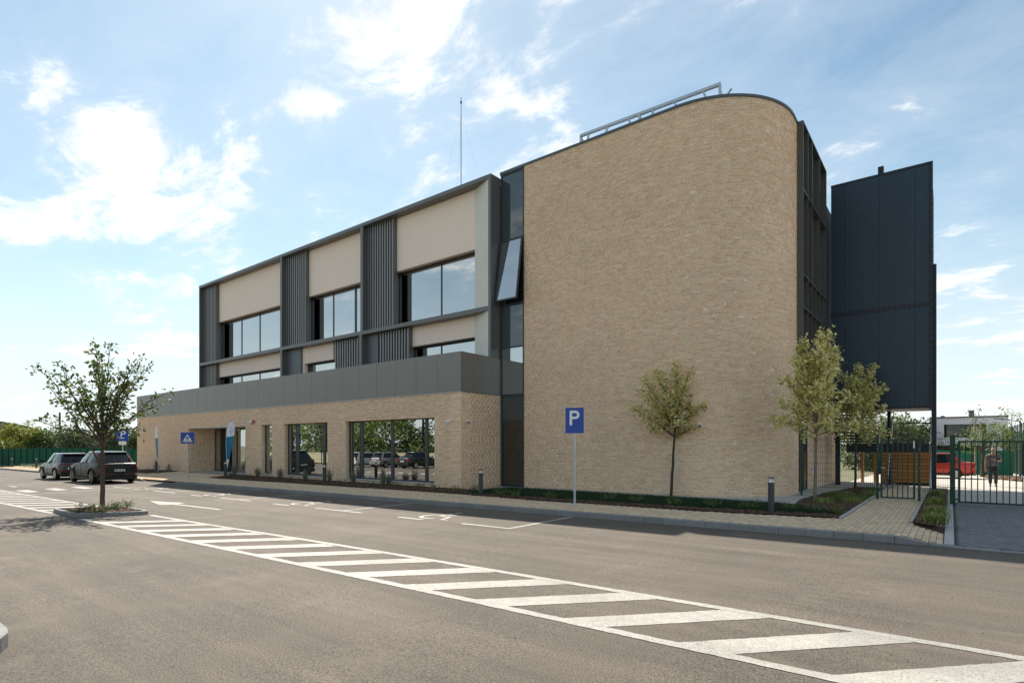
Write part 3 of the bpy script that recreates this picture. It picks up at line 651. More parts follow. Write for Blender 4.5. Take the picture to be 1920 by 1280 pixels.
# ---------------- upper floors: metal frame, slats, render, windows
XFL = fx(373.1, YF); ZFT, ZBT, BTH, FT = 13.23, 7.695, .185, .17
fr = empty('facade_frame', label='projecting grey metal frame round the upper floors'); fr.parent = bld
F = lambda p: fx(p, YF)
def part(parent, name, m, *boxes):
    mb = MB()
    for b in boxes: mb.box(*b)
    return mb.build(name, M[m], parent)
part(fr, 'top_beam', 'frame', (XFL, XR, YF, YP+.25, ZFT-FT, ZFT))
part(fr, 'middle_beam', 'frame', (XFL+.08, F(915.3), YF+.003, YP+.02, ZBT-BTH, ZBT))
part(fr, 'end_fin', 'frame', (XFL, XFL+.08, YF+.002, YP+6, ZPT-.4, ZFT-FT))
ends = F(915.3)
part(fr, 'end_fin', 'frame', (ends, XR, YF+.002, YD+.01, ZPT-.4, ZFT-FT))
for a, b, z0, z1 in ((525, 528.3, ZBT, ZFT-FT), (675.4, 680, ZBT, ZFT-FT), (525, 528.3, ZPT-.4, ZBT-BTH), (672.6, 678, ZPT-.4, ZBT-BTH)):
    part(fr, 'fin', 'frame', (F(a), F(b), YF+.006, YP+.03, z0+.001, z1-.001))
# splayed reveal, its sky reflection put into the pale colour
xs0 = fx(890.7, YP)
for z0, z1 in ((ZBT, ZFT-FT), (ZPT-.4, ZBT-BTH)):
    zs = [z0, (z0+z1)*.5-.6 if z0 > 7 else z1, z1]
    for za, zb in zip(zs[:-1], zs[1:]):
        if zb-za < .05: continue
        mb = MB(); mb.prism([(ends, YF+.02, za+.003), (ends, YP+.05, za+.003), (xs0, YP+.05, za+.003), (xs0, YP-.01, za+.003)], (0, 0, zb-za-.006)); mb.build('splayed_reveal', M['splay'], fr)
def slats(p0, p1, z0, z1, n):
    sp = empty('slat_screen'); sp.parent = bld; a, b = fx(p0, YS), fx(p1, YS)
    part(sp, 'backing', 'dark', (a, b+.05, YS+.17, YS+.19, z0, z1)); w = (b-a)/n
    for i in range(n): part(sp, 'slat', 'slat', (a+w*i+w*.2, a+w*i+w*.2+w*.45, YS+.04, YS+.085, z0+.01, z1-.01))
    part(sp, 'side_board', 'frame', (b+.0, b+.06, YS-.03, YP+.04, z0, z1))
ZL = ZPT-.4
slats(377, 405.0, ZBT, ZFT-FT, 11); slats(531, 573, ZBT, ZFT-FT, 11); slats(683, 737, ZBT, ZFT-FT, 12)
slats(377, 405.0, ZL, ZBT-BTH, 11); slats(626, 671, ZL, ZBT-BTH, 10); slats(710, 766, ZL, ZBT-BTH, 11)
part(bld, 'cladding_panel', 'reveal', (F(528.4), fx(564, YP-.12), YP-.12, YP+.1, ZL, ZBT-BTH-.002)); part(bld, 'cladding_panel', 'reveal', (F(678.2), fx(709, YP-.12), YP-.12, YP+.1, ZL, ZBT-BTH-.002))
Q = lambda p: fx(p, YP)
ZU = 10.44; ZLw = 6.59
for a, b, z0, z1 in ((407, 525.5, ZU, ZFT-FT), (574, 676, ZU, ZFT-FT), (738, 890.9, ZU, ZFT-FT), (406, 525.5, ZLw, ZBT-BTH), (564.5, 625, ZLw, ZBT-BTH), (767, 890.9, ZLw, ZBT-BTH)):
    part(bld, 'render_panel', 'plaster', (Q(a), Q(b), YP, YP+.2, z0, z1))
q = lambda p: fx(p, YG); mu = lambda p, w=.05: (q(p)-w/2, q(p)+w/2)
def upper(a, b, z0, z1, mull):
    """deep-set window: dark metal reveal on the left, ledge and soffit, glass plane 0.75 m behind the render"""
    x0, x1 = Q(a), Q(b)+.1; window(bld, x0, x1, YG-.04, z0, z1-.02, [mu(p, w) for p, w in mull], fr=.05)
    part(bld, 'window_reveal', 'frame', (x0-.06, x0, YP+.21, YG+.05, z0-.02, z1)); part(bld, 'window_soffit', 'frame', (x0, x1, YP+.201, YG+.05, z1-.018, z1)); part(bld, 'window_ledge', 'frame', (x0, x1, YP+.021, YG-.041, z0-.06, z0-.005))
ww = .05
upper(407, 530, ZBT+.02, ZU, [(454, ww), (488, ww)]); upper(574.5, 682, ZBT+.02, ZU, [(626, ww), (667.5, .12)]); upper(738.5, 893, ZBT+.02, ZU, [(828.5, ww)])
upper(406.5, 530, ZL, ZLw, [(454, ww), (488, ww)]); upper(570, 640, ZL, ZLw, []); upper(767.5, 893, ZL, ZLw, [(828.5, ww)])
part(bld, 'render_panel', 'plaster', (Q(564.5), Q(571), YP+.001, YP+.2, ZL, ZLw-.001))
for (z0, z1) in ((ZBT, 10.75), (4.9, 7.4)): room(XFL+.2, XR-.5, YG+.1, YG+6.2, z0+.02, z1)
for a, b in ((-18.6, 21.2), (-16.9, 21.0), (-20.2, 23.6), (-17.6, 23.5)):
    part(rm, 'ceiling_light', 'lamp', (a, a+.6, b, b+.6, 10.70, 10.745))
for k in range(7):                                          # desks seen dimly through the panes
    dx = XFL+2.5+3.6*k; part(rm, 'desk', 'room', (dx, dx+1.5, YG+1.0, YG+1.7, ZBT+.74, ZBT+.78), (dx, dx+.05, YG+1.0, YG+1.7, ZBT+.03, ZBT+.74), (dx+1.45, dx+1.5, YG+1.0, YG+1.7, ZBT+.03, ZBT+.74))
# structure behind: roof, rear body, end walls
part(bld, 'roof_slab', 'dark', (XFL+.1, XR-.0, YP+.26, 33, 12.85, 13.0)); part(bld, 'rear_body', 'plaster', (XFL+.1, XR-.2, YG+6.4, 33, -.5, 12.84)); part(bld, 'end_wall', 'plaster', (XFL+.09, XFL+.3, YG+.1, YG+6.35, ZPT-.5, 12.84))
part(bld, 'floor_slab', 'dark', (XFL+.31, XR-.45, YG+.12, YG+6.35, 7.42, ZBT-.09)); part(bld, 'wing_infill', 'plaster', (XL+.12, XFL, YD+.2, 26, -.5, ZPT-.5))
# ---------------- tall glass strip
S = lambda p: fx(p, YD); sx0, sx1 = XR+.03, S(982.5)
zt = [fz(960, y, YD) for y in (908, 788.8, 739.8, 650.5, 570, 448, 321)]
gs = empty('glass_strip', label='tall narrow glazed strip beside the brick block'); gs.parent = bld
fw = .055
part(gs, 'frame', 'mullion', (sx0, sx0+fw, YD-.02, YD+.12, .1, 13.35), (sx1-fw, sx1, YD-.02, YD+.12, .1, 13.35))
for z in zt[:-1]+[13.33]: part(gs, 'transom', 'mullion', (sx0+fw, sx1-fw, YD-.016, YD+.11, z-.03, z+.03))
kinds = ['glass2', 'spandrel', 'glass', 'spandrel', None, 'spandrel']
for i in range(6):
    z0, z1 = zt[i]+.03, (zt[i+1] if i < 5 else 13.33)-.03
    if kinds[i]: part(gs, 'pane', kinds[i], (sx0+fw-.005, sx1-fw+.005, YD+.02, YD+.035, z0-.005, z1+.005))
mb = MB(); q_ = .045
for bx in ((sx0+fw, sx0+fw+q_, zt[0]+.03, zt[1]-.03), (sx1-fw-q_, sx1-fw, zt[0]+.03, zt[1]-.03), (sx0+fw+q_, sx1-fw-q_, zt[0]+.03, zt[0]+.03+q_), (sx0+fw+q_, sx1-fw-q_, zt[1]-.03-q_, zt[1]-.03)): mb.box(bx[0], bx[1], YD-.012, YD+.018, bx[2], bx[3])
mb.build('sash', M['mullion'], gs)
# open top-hung casement: hinged at the head, foot swung out
ow = empty('open_casement', (0, YD-.03, zt[5]-.035), label='top-hung casement swung open'); ow.parent = bld; H_ = zt[5]-zt[4]-.08
ow.rotation_euler = (R(-8.5), 0, 0)
mb = MB(); a, b = sx0+fw-.02, sx1-fw+.015; f2 = .06
for bx in ((a, a+f2, -H_, 0), (b-f2, b, -H_, 0), (a+f2, b-f2, -H_, -H_+f2), (a+f2, b-f2, -f2, 0)): mb.box(bx[0], bx[1], -.05, .02, bx[2], bx[3])
mb.build('casement_frame', M['mullion'], ow)
mb = MB(); mb.box(a+f2-.01, b-f2+.01, -.03, -.015, -H_+f2-.01, -f2+.01); mb.build('casement_pane', M['glass'], ow)
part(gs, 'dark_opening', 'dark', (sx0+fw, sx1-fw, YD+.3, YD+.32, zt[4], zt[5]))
part(gs, 'inner_wall', 'room', (sx0, sx1, YD+2.2, YD+2.3, 0, 13), (sx0-.1, sx0, YD+.12, YD+2.2, 0, 13), (sx1, sx1+.1, YD+.12, YD+2.2, 0, 13))
# ---------------- rounded brick block
DX0, DXR, RAD = sx1+.004, -4.385, 3.05; AC = (DXR-RAD, YD+RAD); YB2 = 22.7; ZD0, ZD1 = .02, 13.40
L1 = AC[0]-DX0; L2 = RAD*math.pi/2
def drum(s, z, d):
    if s <= L1: return (DX0+s, YD+d, z)
    if s <= L1+L2:
        a = (s-L1)/RAD; r = RAD-d; return (AC[0]+r*math.sin(a), AC[1]-r*math.cos(a), z)
    return (DXR-d, AC[1]+(s-L1-L2), z)
LT = L1+L2+(YB2-AC[1])
dw = empty('brick_wall', label='tall windowless brick wall with a rounded corner'); dw.parent = bld
ss = [0, L1]+[L1+L2*k/40 for k in range(1, 41)]+[LT]
mb = MB(); V = [drum(s, z, d) for d in (0, .3) for z in (ZD0-.3, ZD1) for s in ss]; n = len(ss)
mb.add(V, [(i, i+1, n+i+1, n+i) for i in range(n-1)]+[(n+i, n+i+1, 3*n+i+1, 3*n+i) for i in range(n-1)]+[(0, n, 3*n, 2*n)]); mb.build('mortar_bed', M['mortar'], dw)
lay([Wall(drum, 0, LT, ZD0, ZD1-.01)], dw, 300)
mb = MB(); k = 0
for s0, s1 in zip(ss[:-1], ss[1:]):                          # coping, in short lengths
    nn = max(1, int((s1-s0)/1.2))
    for j in range(nn):
        a = s0+(s1-s0)*j/nn; b = s0+(s1-s0)*(j+1)/nn
        mb.add([drum(a, ZD1, -.045), drum(b, ZD1, -.045), drum(b, ZD1+.085, -.045), drum(a, ZD1+.085, -.045), drum(b, ZD1+.085, .4), drum(a, ZD1+.085, .4), drum(a, ZD1, .4), drum(b, ZD1, .4)], [(0,1,2,3), (3,2,4,5), (1,0,6,7)])
mb.build('coping', M['coping'], dw)
part(bld, 'coping', 'coping', (XR+.0, DX0-.004, YD-.05, YD+.4, 13.36, ZD1+.083)); 
mb = MB(); pts = [drum(s, 13.1, .31) for s in ss]; mb.poly(pts+[(DXR-.3, 33, 13.1), (XR-.2, 33, 13.1), (XR-.2, YD+.31, 13.1)]); mb.build('block_roof', M['dark'], bld)
part(bld, 'rear_wall', 'plaster', (XR-.2, DXR-.3, 33.0, 33.2, -.5, 13.09))
# ---------------- side: projecting grid screen
XG0, XG = DXR, -4.17; YG0, YG1 = 22.45, float(onX(1549.8, 324, XG)[1]); ZG = 13.48
gr = empty('grid_screen', label='projecting grey metal grid screen on the side wall'); gr.parent = bld
zz = [float(onX(x, y, XG)[2]) for x, y in ((1507.6, 355.2), (1508, 513.6), (1508.6, 575.2))]
part(gr, 'end_board', 'screen', (XG0-.02, XG, YG0-.05, YG0, 3.2, ZG)); part(gr, 'top_board', 'screen', (XG0, XG, YG0+.001, YG1, ZG-.06, ZG-.001)); part(gr, 'far_board', 'screen', (XG0, XG, YG1-.05, YG1-.001, 3.2, ZG-.061))
for z in zz+[3.3]: part(gr, 'shelf_board', 'screen', (XG0, XG-.002, YG0+.001, YG1-.051, z-.03, z+.03))
tops = [[float(onX(p, 300, XG)[1]) for p in (1515.7, 1523.5, 1537.5)], [float(onX(p, 300, XG)[1]) for p in (1515.7, 1523.5, 1537.5)], [float(onX(p, 600, XG)[1]) for p in (1516.3, 1524.5, 1531.5, 1538.5, 1545.6)], [float(onX(p, 600, XG)[1]) for p in (1516.3, 1524.5, 1531.5, 1538.5, 1545.6)]]
lev = [ZG-.06]+zz+[3.3]
for i in range(4):
    for y in tops[i]: part(gr, 'upright', 'screen', (XG0+.001, XG-.004, y-.025, y+.025, lev[i+1]+.031, lev[i]-.031))
part(gr, 'backing', 'screen', (XG0-.2, XG0-.002, YB2+.01, YG1, 3.2, ZG-.02))
# ground floor below the screen: glazing, brick piers
sd = empty('side_entrance', label='glazed side entrance between brick piers'); sd.parent = bld
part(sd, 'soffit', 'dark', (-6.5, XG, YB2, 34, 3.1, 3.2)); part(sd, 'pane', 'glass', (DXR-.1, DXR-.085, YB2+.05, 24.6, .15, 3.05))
for y in (22.75, 23.3, 24.0, 24.6): part(sd, 'mullion', 'mullion', (DXR-.14, DXR-.06, y-.04, y+.04, .1, 3.1))
part(sd, 'mortar_bed', 'mortar', (DXR-.4, DXR-.07, 24.75, 26.0, -.2, 3.1), (DXR-.4, DXR-.07, 26.45, 33.1, -.2, 3.1)); part(sd, 'door', 'mullion', (DXR-.3, DXR-.15, 26.0, 26.45, .1, 3.1))
lay([Wall(lambda s, z, d: (DXR-.07-d, s, z), 24.75, 26.0, .0, 3.08), Wall(lambda s, z, d: (DXR-.07-d, s, z), 26.45, 33.0, .0, 3.08)], sd, 0)
part(sd, 'inner_wall', 'wood', (-7.2, -7.1, 22.8, 24.8, .1, 2.0)); part(sd, 'inner_shell', 'dark', (-7.4, -7.25, 22.6, 33, 0, 3.1))
part(bld, 'side_wall', 'dark', (DXR-.35, DXR-.21, YG1, 33, 3.2, 13.05))
# ================================================================== EXTERNAL STAIR TOWER
YT = 27.8; tx = lambda p: fx(p, YT); TZ1, TZ0 = fz(1747, 303, YT), fz(1740, 762, YT); TXL, TXR = -4.1, tx(1747.5); ZM = fz(1747, 568, YT)
tw = empty('stair_tower', (0, 0, 0), label='dark navy metal-clad escape stair tower raised on steel posts behind the building', cat='tower')
seams = [TXL, tx(1584.6), tx(1648.3), tx(1716), TXR]
part(tw, 'body', 'navydark', (TXL, TXR-.02, YT+.04, YT+4.2, TZ0+.04, TZ1-.03))
for z0, z1 in ((TZ0, ZM-.09), (ZM+.09, TZ1)):
    for a, b in zip(seams[:-1], seams[1:]):
        part(tw, 'panel', 'navy', (a+.006, b-.006, YT+random.uniform(-.003, .003), YT+.039, z0, z1))
part(tw, 'band', 'navydark', (TXL, TXR, YT-.02, YT+.03, ZM-.085, ZM+.085)); part(tw, 'corner_trim', 'navydark', (TXR-.09, TXR+.03, YT-.025, YT+.05, TZ0-.1, TZ1+.02)); part(tw, 'top_trim', 'navydark', (TXL, TXR-.091, YT-.02, YT+.05, TZ1-.06, TZ1+.02))
part(tw, 'bottom_trim', 'navydark', (TXL, TXR-.091, YT-.018, YT+.05, TZ0-.05, TZ0+.05))
mb = MB(); x = TXL+.1
while x < tx(1700): mb.box(x-.004, x+.004, YT-.007, YT+.0, ZM+.1, TZ1-.07); mb.box(x-.004, x+.004, YT-.007, YT+.0, TZ0+.06, ZM-.1); x += .098
mb.build('ribs', M['navy'], tw)
sc_ = []
x = TXL+.15
while x < TXR-.15:
    for z in (fz(1560, 402, YT), ZM+.06, ZM-.06, TZ0+.42, TZ0+.02, TZ1-.03): sc_.append((x, z))
    x += .17
z = TZ0
while z < TZ1: sc_.append((TXR-.03, z)); z += .27
V = []; Fq = []
for x, z in sc_:
    b = len(V); V += [(x+.010*math.cos(R(60*k)), YT-.034 if x > TXR-.1 or abs(z-ZM) < .1 or z > TZ1-.1 or z < TZ0+.1 else YT-.012, z+.010*math.sin(R(60*k))) for k in range(6)]; Fq.append(tuple(range(b, b+6)))
numpy_mesh('screws', V, np.array(Fq), M['screw'], tw, 'stuff')
cx_ = tx(1650); part(tw, 'roof_stub', 'navydark', (cx_-.1, cx_+.1, YT+.3, YT+.5, TZ1-.1, TZ1+.45))
zp = fz(1752, 497, YT+.3)
part(tw, 'post', 'navydark', (TXR-.02, TXR+.14, YT+.12, YT+.3, -.1, zp)); part(tw, 'post', 'navydark', (TXL+.02, TXL+.2, YT+1.0, YT+1.2, -.1, TZ0)); part(tw, 'post', 'navydark', (tx(1653), tx(1660), YT+2.6, YT+2.8, -.1, TZ0)); part(tw, 'post', 'navydark', (TXR-.1, TXR+.08, YT+4.0, YT+4.2, -.1, TZ0))
YL = YT+1.6; lx = lambda p: fx(p, YL)
part(tw, 'landing_beam', 'navydark', (lx(1587), lx(1742), YL, YL+1.2, fz(1700, 848, YL), fz(1700, 831, YL)))
part(tw, 'handrail', 'navydark', (lx(1674), lx(1745), YL+1.1, YL+1.14, fz(1700, 792, YL)-.02, fz(1700, 792, YL)+.025))
for p in (1684, 1697, 1715, 1730): part(tw, 'baluster', 'navydark', (lx(p)-.008, lx(p)+.008, YL+1.11, YL+1.13, fz(1700, 831, YL), fz(1700, 792, YL)))
zl0, zl1 = fz(1600, 830, YL), fz(1600, 768, YL)
for k in range(11): z = zl0+(zl1-zl0)*(k+.5)/11; part(tw, 'louvre', 'navydark', (lx(1560), lx(1641), YL+.6, YL+.68, z-.035, z+.035))
for p0, p1 in ((1662, 1673), (1744, 1751)):
    mb = MB(); mb.bar((fx(p0, YL-.4), YL-.4, .05), (fx(p1, YL+.8), YL+.8, fz(p1, 788, YL+.8)), .06, .12); mb.build('stringer', M['galv'], tw)
for k in range(12): z = .17*(k+1); part(tw, 'tread', 'navydark', (lx(1661)-.05+.02*k, lx(1661)+.35+.02*k, YL-.9+.15*k, YL-.62+.15*k, z, z+.03))
# timber plank screen under the stair
YK = 32.6; kx = lambda p: fx(p, YK); ps = empty('plank_screen', (kx(1700), YK, 0), label='orange timber plank screen under the stair tower behind the small gate', cat='screen'); ps.location = (0, 0, 0)
z0, z1 = fz(1700, 905, YK), fz(1700, 847, YK); n = 9; hgt = (z1-z0)/n
for k in range(n): part(ps, 'plank', 'wood', (kx(1652), kx(1749), YK, YK+.03, z0+k*hgt+.018, z0+(k+1)*hgt-.008))
part(ps, 'backing', 'dark', (kx(1652), kx(1749), YK+.035, YK+.06, z0-.1, z1)); part(ps, 'post', 'wood', (kx(1638), kx(1646), YK-.02, YK+.1, -.2, z1)); part(ps, 'post', 'wood', (kx(1612), kx(1617), YK+.5, YK+.7, -.2, z1))
# ================================================================== ROOF THINGS
tr = empty('roof_truss', (0, 0, 0), label='galvanised steel sign truss standing on the roof of the brick block', cat='truss')
TR1 = onY(1351.5, 155, 19.75); zt_r = float(TR1[2]); rr_ = ray(1088, 253); TR0 = CAMP+rr_*((zt_r-CAMH)/rr_[2]); zb_ = 13.12   # both ends at one height
def tpt(f, z, back=0.): p = TR0+(TR1-TR0)*f; return (float(p[0]), float(p[1])+back, z)
def strut(p0, p1, w=.07, nm='strut'): mb = MB(); mb.bar(p0, p1, w); return mb.build(nm, M['galv'], tr)
strut(tpt(0, zt_r-.05), tpt(1, zt_r-.05), .10, 'top_chord'); strut(tpt(0, zb_+.05), tpt(1, zb_+.05), .10, 'bottom_chord'); strut(tpt(0, zb_+.05, 1.1), tpt(1, zb_+.05, 1.1), .09, 'rear_chord')
for f in (.005, .46, .995): strut(tpt(f, zb_+.1), tpt(f, zt_r-.1), .08)
for a, b in ((.07, 0.03), (.22, .16), (.38, .45), (.56, .50), (.70, .82), (.89, .97)): strut(tpt(a, zt_r-.1), tpt(b, zb_+.1))
for f in (.005, .46, .99): strut(tpt(f, zt_r-.1, .05), tpt(f, zb_+.1, 1.1), .06)
q_ = tpt(1, zb_+.75, .3); strut(q_, (q_[0]+.3, q_[1]-.1, q_[2]+.2), .05, 'bracket')
print('TRUSS', TR0, TR1)
ma = empty('antenna_mast', (0, 0, 0), label='thin grey antenna mast with guy wires on the flat roof', cat='antenna')
YA = 24.0; ax_ = fx(864.5, YA); za = fz(864.5, 183, YA)
mb = MB(); mb.tube([(ax_, YA, 12.9), (ax_, YA, za-1.2)], .032, 8); mb.build('mast', M['galv'], ma); mb = MB(); mb.tube([(ax_, YA, za-1.2), (ax_, YA, za)], .018, 6); mb.lathe([(.05, 0), (.05, .12)], (ax_, YA, za-.35), 8); mb.build('tip', M['post'], ma)
for dx, dy in ((-3.6, .5), (2.0, 1.2), (1.6, -2.2)):
    mb = MB(); mb.tube([(ax_, YA, za-1.0), (ax_+dx, YA+dy, 12.95)], .004, 4); mb.build('guy_wire', M['galv'], ma)
# ================================================================== SMALL THINGS ON THE WALLS
def cctv(p, out, aim, label):
    e = empty('security_camera', p, label=label, cat='camera', group='security cameras on the brick walls'); o = Vector(out); a = Vector(aim).normalized()
    mb = MB(); mb.tube([(0, 0, 0), o*.03], .055, 12); mb.build('wall_plate', M['white'], e); mb = MB(); mb.tube([o*.03, o*.12+Vector((0, 0, -.02))], .025, 8); mb.build('arm', M['white'], e)
    c = o*.15+Vector((0, 0, -.03)); mb = MB(); mb.tube([c-a*.1, c+a*.14], .045, 12); mb.build('housing', M['white'], e); mb = MB(); mb.tube([c+a*.141, c+a*.15], .038, 12); mb.build('lens', M['black'], e)
    return e
zc = fz(845, 788, YW)
cctv((fx(846, YW), YW, zc), (0, -1, 0), (-.9, -.5, -.25), 'white security camera on the wing front right of the large window')
cctv((XR, float(onX(877, 790, XR)[1]), fz(864, 788, YW)), (1, 0, 0), (.35, -.9, -.3), 'white security camera on the shaded side wall of the wing')
cctv((XL+.15, YW, fz(259, 800, YW)), (0, -1, 0), (-.95, -.3, -.2), 'white security camera at the far end of the brick wing')
pd = drum(L1+.75, 3.9, 0); cctv((pd[0], pd[1], fz(1306, 795, pd[1])), (.25, -.97, 0), (.5, -.8, -.3), 'security camera on the curved wall behind the tree crown')
e = empty('alarm_siren', (fx(473, YW), YW, fz(473, 790, YW)), label='small white and red alarm siren above the narrow window', cat='siren')
part(e, 'box', 'white', (-.12, .06, -.09, 0, -.09, .09)); M['red'] = mat('red_plastic', (.5, .02, .02), .4); M['sblue'] = mat('blue_strip', (.03, .13, .4), .4)
part(e, 'lower_strip', 'sblue', (-.12, .06, -.092, -.002, -.135, -.091)); part(e, 'red_light', 'red', (.14, .30, -.1, 0, -.08, .06))
e = empty('exit_sign', (fx(448, YW+.8), YW+.8, WT-.03), label='green emergency exit sign hanging in the entrance recess', cat='sign'); M['exitg'] = mat('exit_green', (.03, .28, .1), .5)
part(e, 'hanger', 'white', (-.01, .01, 0, .02, -.08, 0)); part(e, 'panel', 'exitg', (-.2, .2, 0, .03, -.26, -.08)); part(e, 'white_arrow', 'white', (-.14, .02, -.004, -.001, -.20, -.14)); part(e, 'red_bell', 'red', (-.42, -.26, 0, .08, -.16, -.02))
# ================================================================== BOLLARDS, SIGNS, FLAGS
def bollard(x, y, z):
    e = empty('bollard_light', (x, y, z))
    H_ = .98
    smooth_angle(MB().lathe([(.075, 0), (.075, .78)], n=20).build('post', M['post'], e)); smooth_angle(MB().lathe([(.072, .781), (.028, .868)], n=20).build('reflector_cone', M['white'], e))
    smooth_angle(MB().lathe([(.076, .885), (.076, .91)], n=20).build('cap', M['post'], e))
    mb = MB(); mb.tube([(0, 0, .86), (0, 0, .89)], .012, 6)
    for k in range(3): a = R(120*k+60); mb.tube([(.071*math.cos(a), .071*math.sin(a), .775), (.071*math.cos(a), .071*math.sin(a), .89)], .005, 5)
    mb.build('stay', M['post'], e); return e
blab = ['dark grey bollard light in front of the rounded brick corner', 'dark grey bollard light in front of the shaded side wall of the wing', 'dark grey bollard light between the two wide ground floor windows', 'dark grey bollard light beside the feather flag at the entrance',
        'dark grey bollard light left of the entrance near the black SUV', 'dark grey bollard light on the far verge just left of the grey car', 'leftmost dark grey bollard light on the far verge']
bp = [P(*p) for p in ((1446, 961.4), (901.5, 928), (608, 907), (422.5, 895), (293, 886), (68, 877), (22, 875))]
b0 = None
for i, p in enumerate(bp):
    if b0 is None: b0 = bollard(*p); b = b0
    else: b = copy_tree(b0); b.location = p
    tag(b, blab[i], 'bollard', 'bollard lights along the pavement')
def text_mesh(s, size, mat_, name, parent, loc, rot, extrude=.001):
    cu = bpy.data.curves.new(name, 'FONT'); cu.body = s; cu.size = size; cu.align_x = 'CENTER'; cu.align_y = 'CENTER'; cu.extrude = extrude; t = bpy.data.objects.new('tmp_text', cu); COL.objects.link(t)
    dg = bpy.context.evaluated_depsgraph_get(); me = bpy.data.meshes.new_from_object(t.evaluated_get(dg)); bpy.data.objects.remove(t); me.materials.clear(); me.materials.append(mat_)
    o = link(name, me, parent); o.location = loc; o.rotation_euler = rot; return o
def road_sign(p, rz, w, h, bottom, name, label, group=None):
    e = empty(name, p, rz, label=label, cat='sign', group=group)
    smooth_angle(MB().lathe([(.030, -.1), (.030, bottom+h*.9)], n=12).build('pole', M['galv'], e)); MB().box(-w/2, w/2, -.05, -.035, bottom, bottom+h).build('panel', M['signblue'], e)
    MB().box(-w/2-.006, w/2+.006, -.034, -.022, bottom-.006, bottom+h+.006).build('rear_rim', M['galv'], e); return e
def P_letter(e, cx, cz, H, W, t):
    """capital P in sign lettering"""
    mb = MB(); y = -.053; n = 14; r1 = H*.29; r0 = r1-t
    mb.poly([(cx-W/2, y, cz-H/2), (cx-W/2+t, y, cz-H/2), (cx-W/2+t, y, cz+H/2), (cx-W/2, y, cz+H/2)])
    xm = cx+W/2-r1; zc_ = cz+H/2-r1; xs_ = cx-W/2+t
    mb.poly([(xs_, y, cz+H/2-t), (xm, y, cz+H/2-t), (xm, y, cz+H/2), (xs_, y, cz+H/2)]); mb.poly([(xs_, y, zc_-r1), (xm, y, zc_-r1), (xm, y, zc_-r0), (xs_, y, zc_-r0)])
    for k in range(n):
        a0, a1 = R(-90+180*k/n), R(-90+180*(k+1)/n); c0, s0, c1, s1 = math.cos(a0), math.sin(a0), math.cos(a1), math.sin(a1)
        mb.poly([(xm+r0*c0, y, zc_+r0*s0), (xm+r1*c0, y, zc_+r1*s0), (xm+r1*c1, y, zc_+r1*s1), (xm+r0*c1, y, zc_+r0*s1)])
    return mb.build('letter', M['signwhite'], e)
p1 = P(1077.5, 952.2); yawc = YAW
sg = road_sign(p1, R(29), .50, .70, 2.06, 'parking_sign', 'blue parking sign with a white P before the tall brick wall')
P_letter(sg, -.0, 2.06+.42, .40, .27, .068)
p2 = P(352, 899.8)
sg = road_sign(p2, R(52), .66, .60, 1.98, 'crossing_sign', 'blue pedestrian crossing sign on a pole before the entrance')
mb = MB(); y = -.053; c = 1.98+.285
mb.poly([(-.25, y, c-.2), (.25, y, c-.2), (0, y, c+.22)]); mb.build('triangle', M['signwhite'], sg)
mb = MB(); y = -.055
def pl(*pts): mb.poly([(x, y, c+z) for x, z in pts])
pl(*[(.028*math.cos(R(a)), .10+.028*math.sin(R(a))) for a in range(0, 360, 45)]); pl((-.03, -.03), (.03, -.03), (.035, .07), (-.035, .07)); pl((-.03, -.03), (0, -.03), (-.075, -.16), (-.11, -.16)); pl((0, -.03), (.03, -.03), (.1, -.16), (.065, -.16))
pl((-.035, .07), (-.03, .03), (-.085, -.03), (-.1, -.01)); pl((.035, .07), (.03, .03), (.085, -.03), (.1, -.01))
for x in (-.19, -.025, .135): pl((x, -.185), (x+.05, -.185), (x+.035, -.125), (x+.0, -.125))
mb.build('walking_figure', M['black'], sg)
p3 = P(230, 879); M['signorange'] = mat('sign_orange', (.6, .17, .02), .4)
sg = road_sign((p3[0], p3[1], p3[2]), R(56), .8, .85, 2.15, 'parking_sign', 'blue parking sign with tow marking above the black SUV by the brick wall end')
P_letter(sg, .05, 2.68, .50, .34, .08); MB().box(-.36, -.22, -.056, -.054, 2.38, 2.50).build('tow_mark', M['signorange'], sg); MB().box(-.20, .12, -.056, -.054, 2.33, 2.39).build('tow_truck_mark', M['signwhite'], sg); MB().box(-.25, .25, -.05, -.036, 1.85, 2.12).build('lower_plate', M['signwhite'], sg)
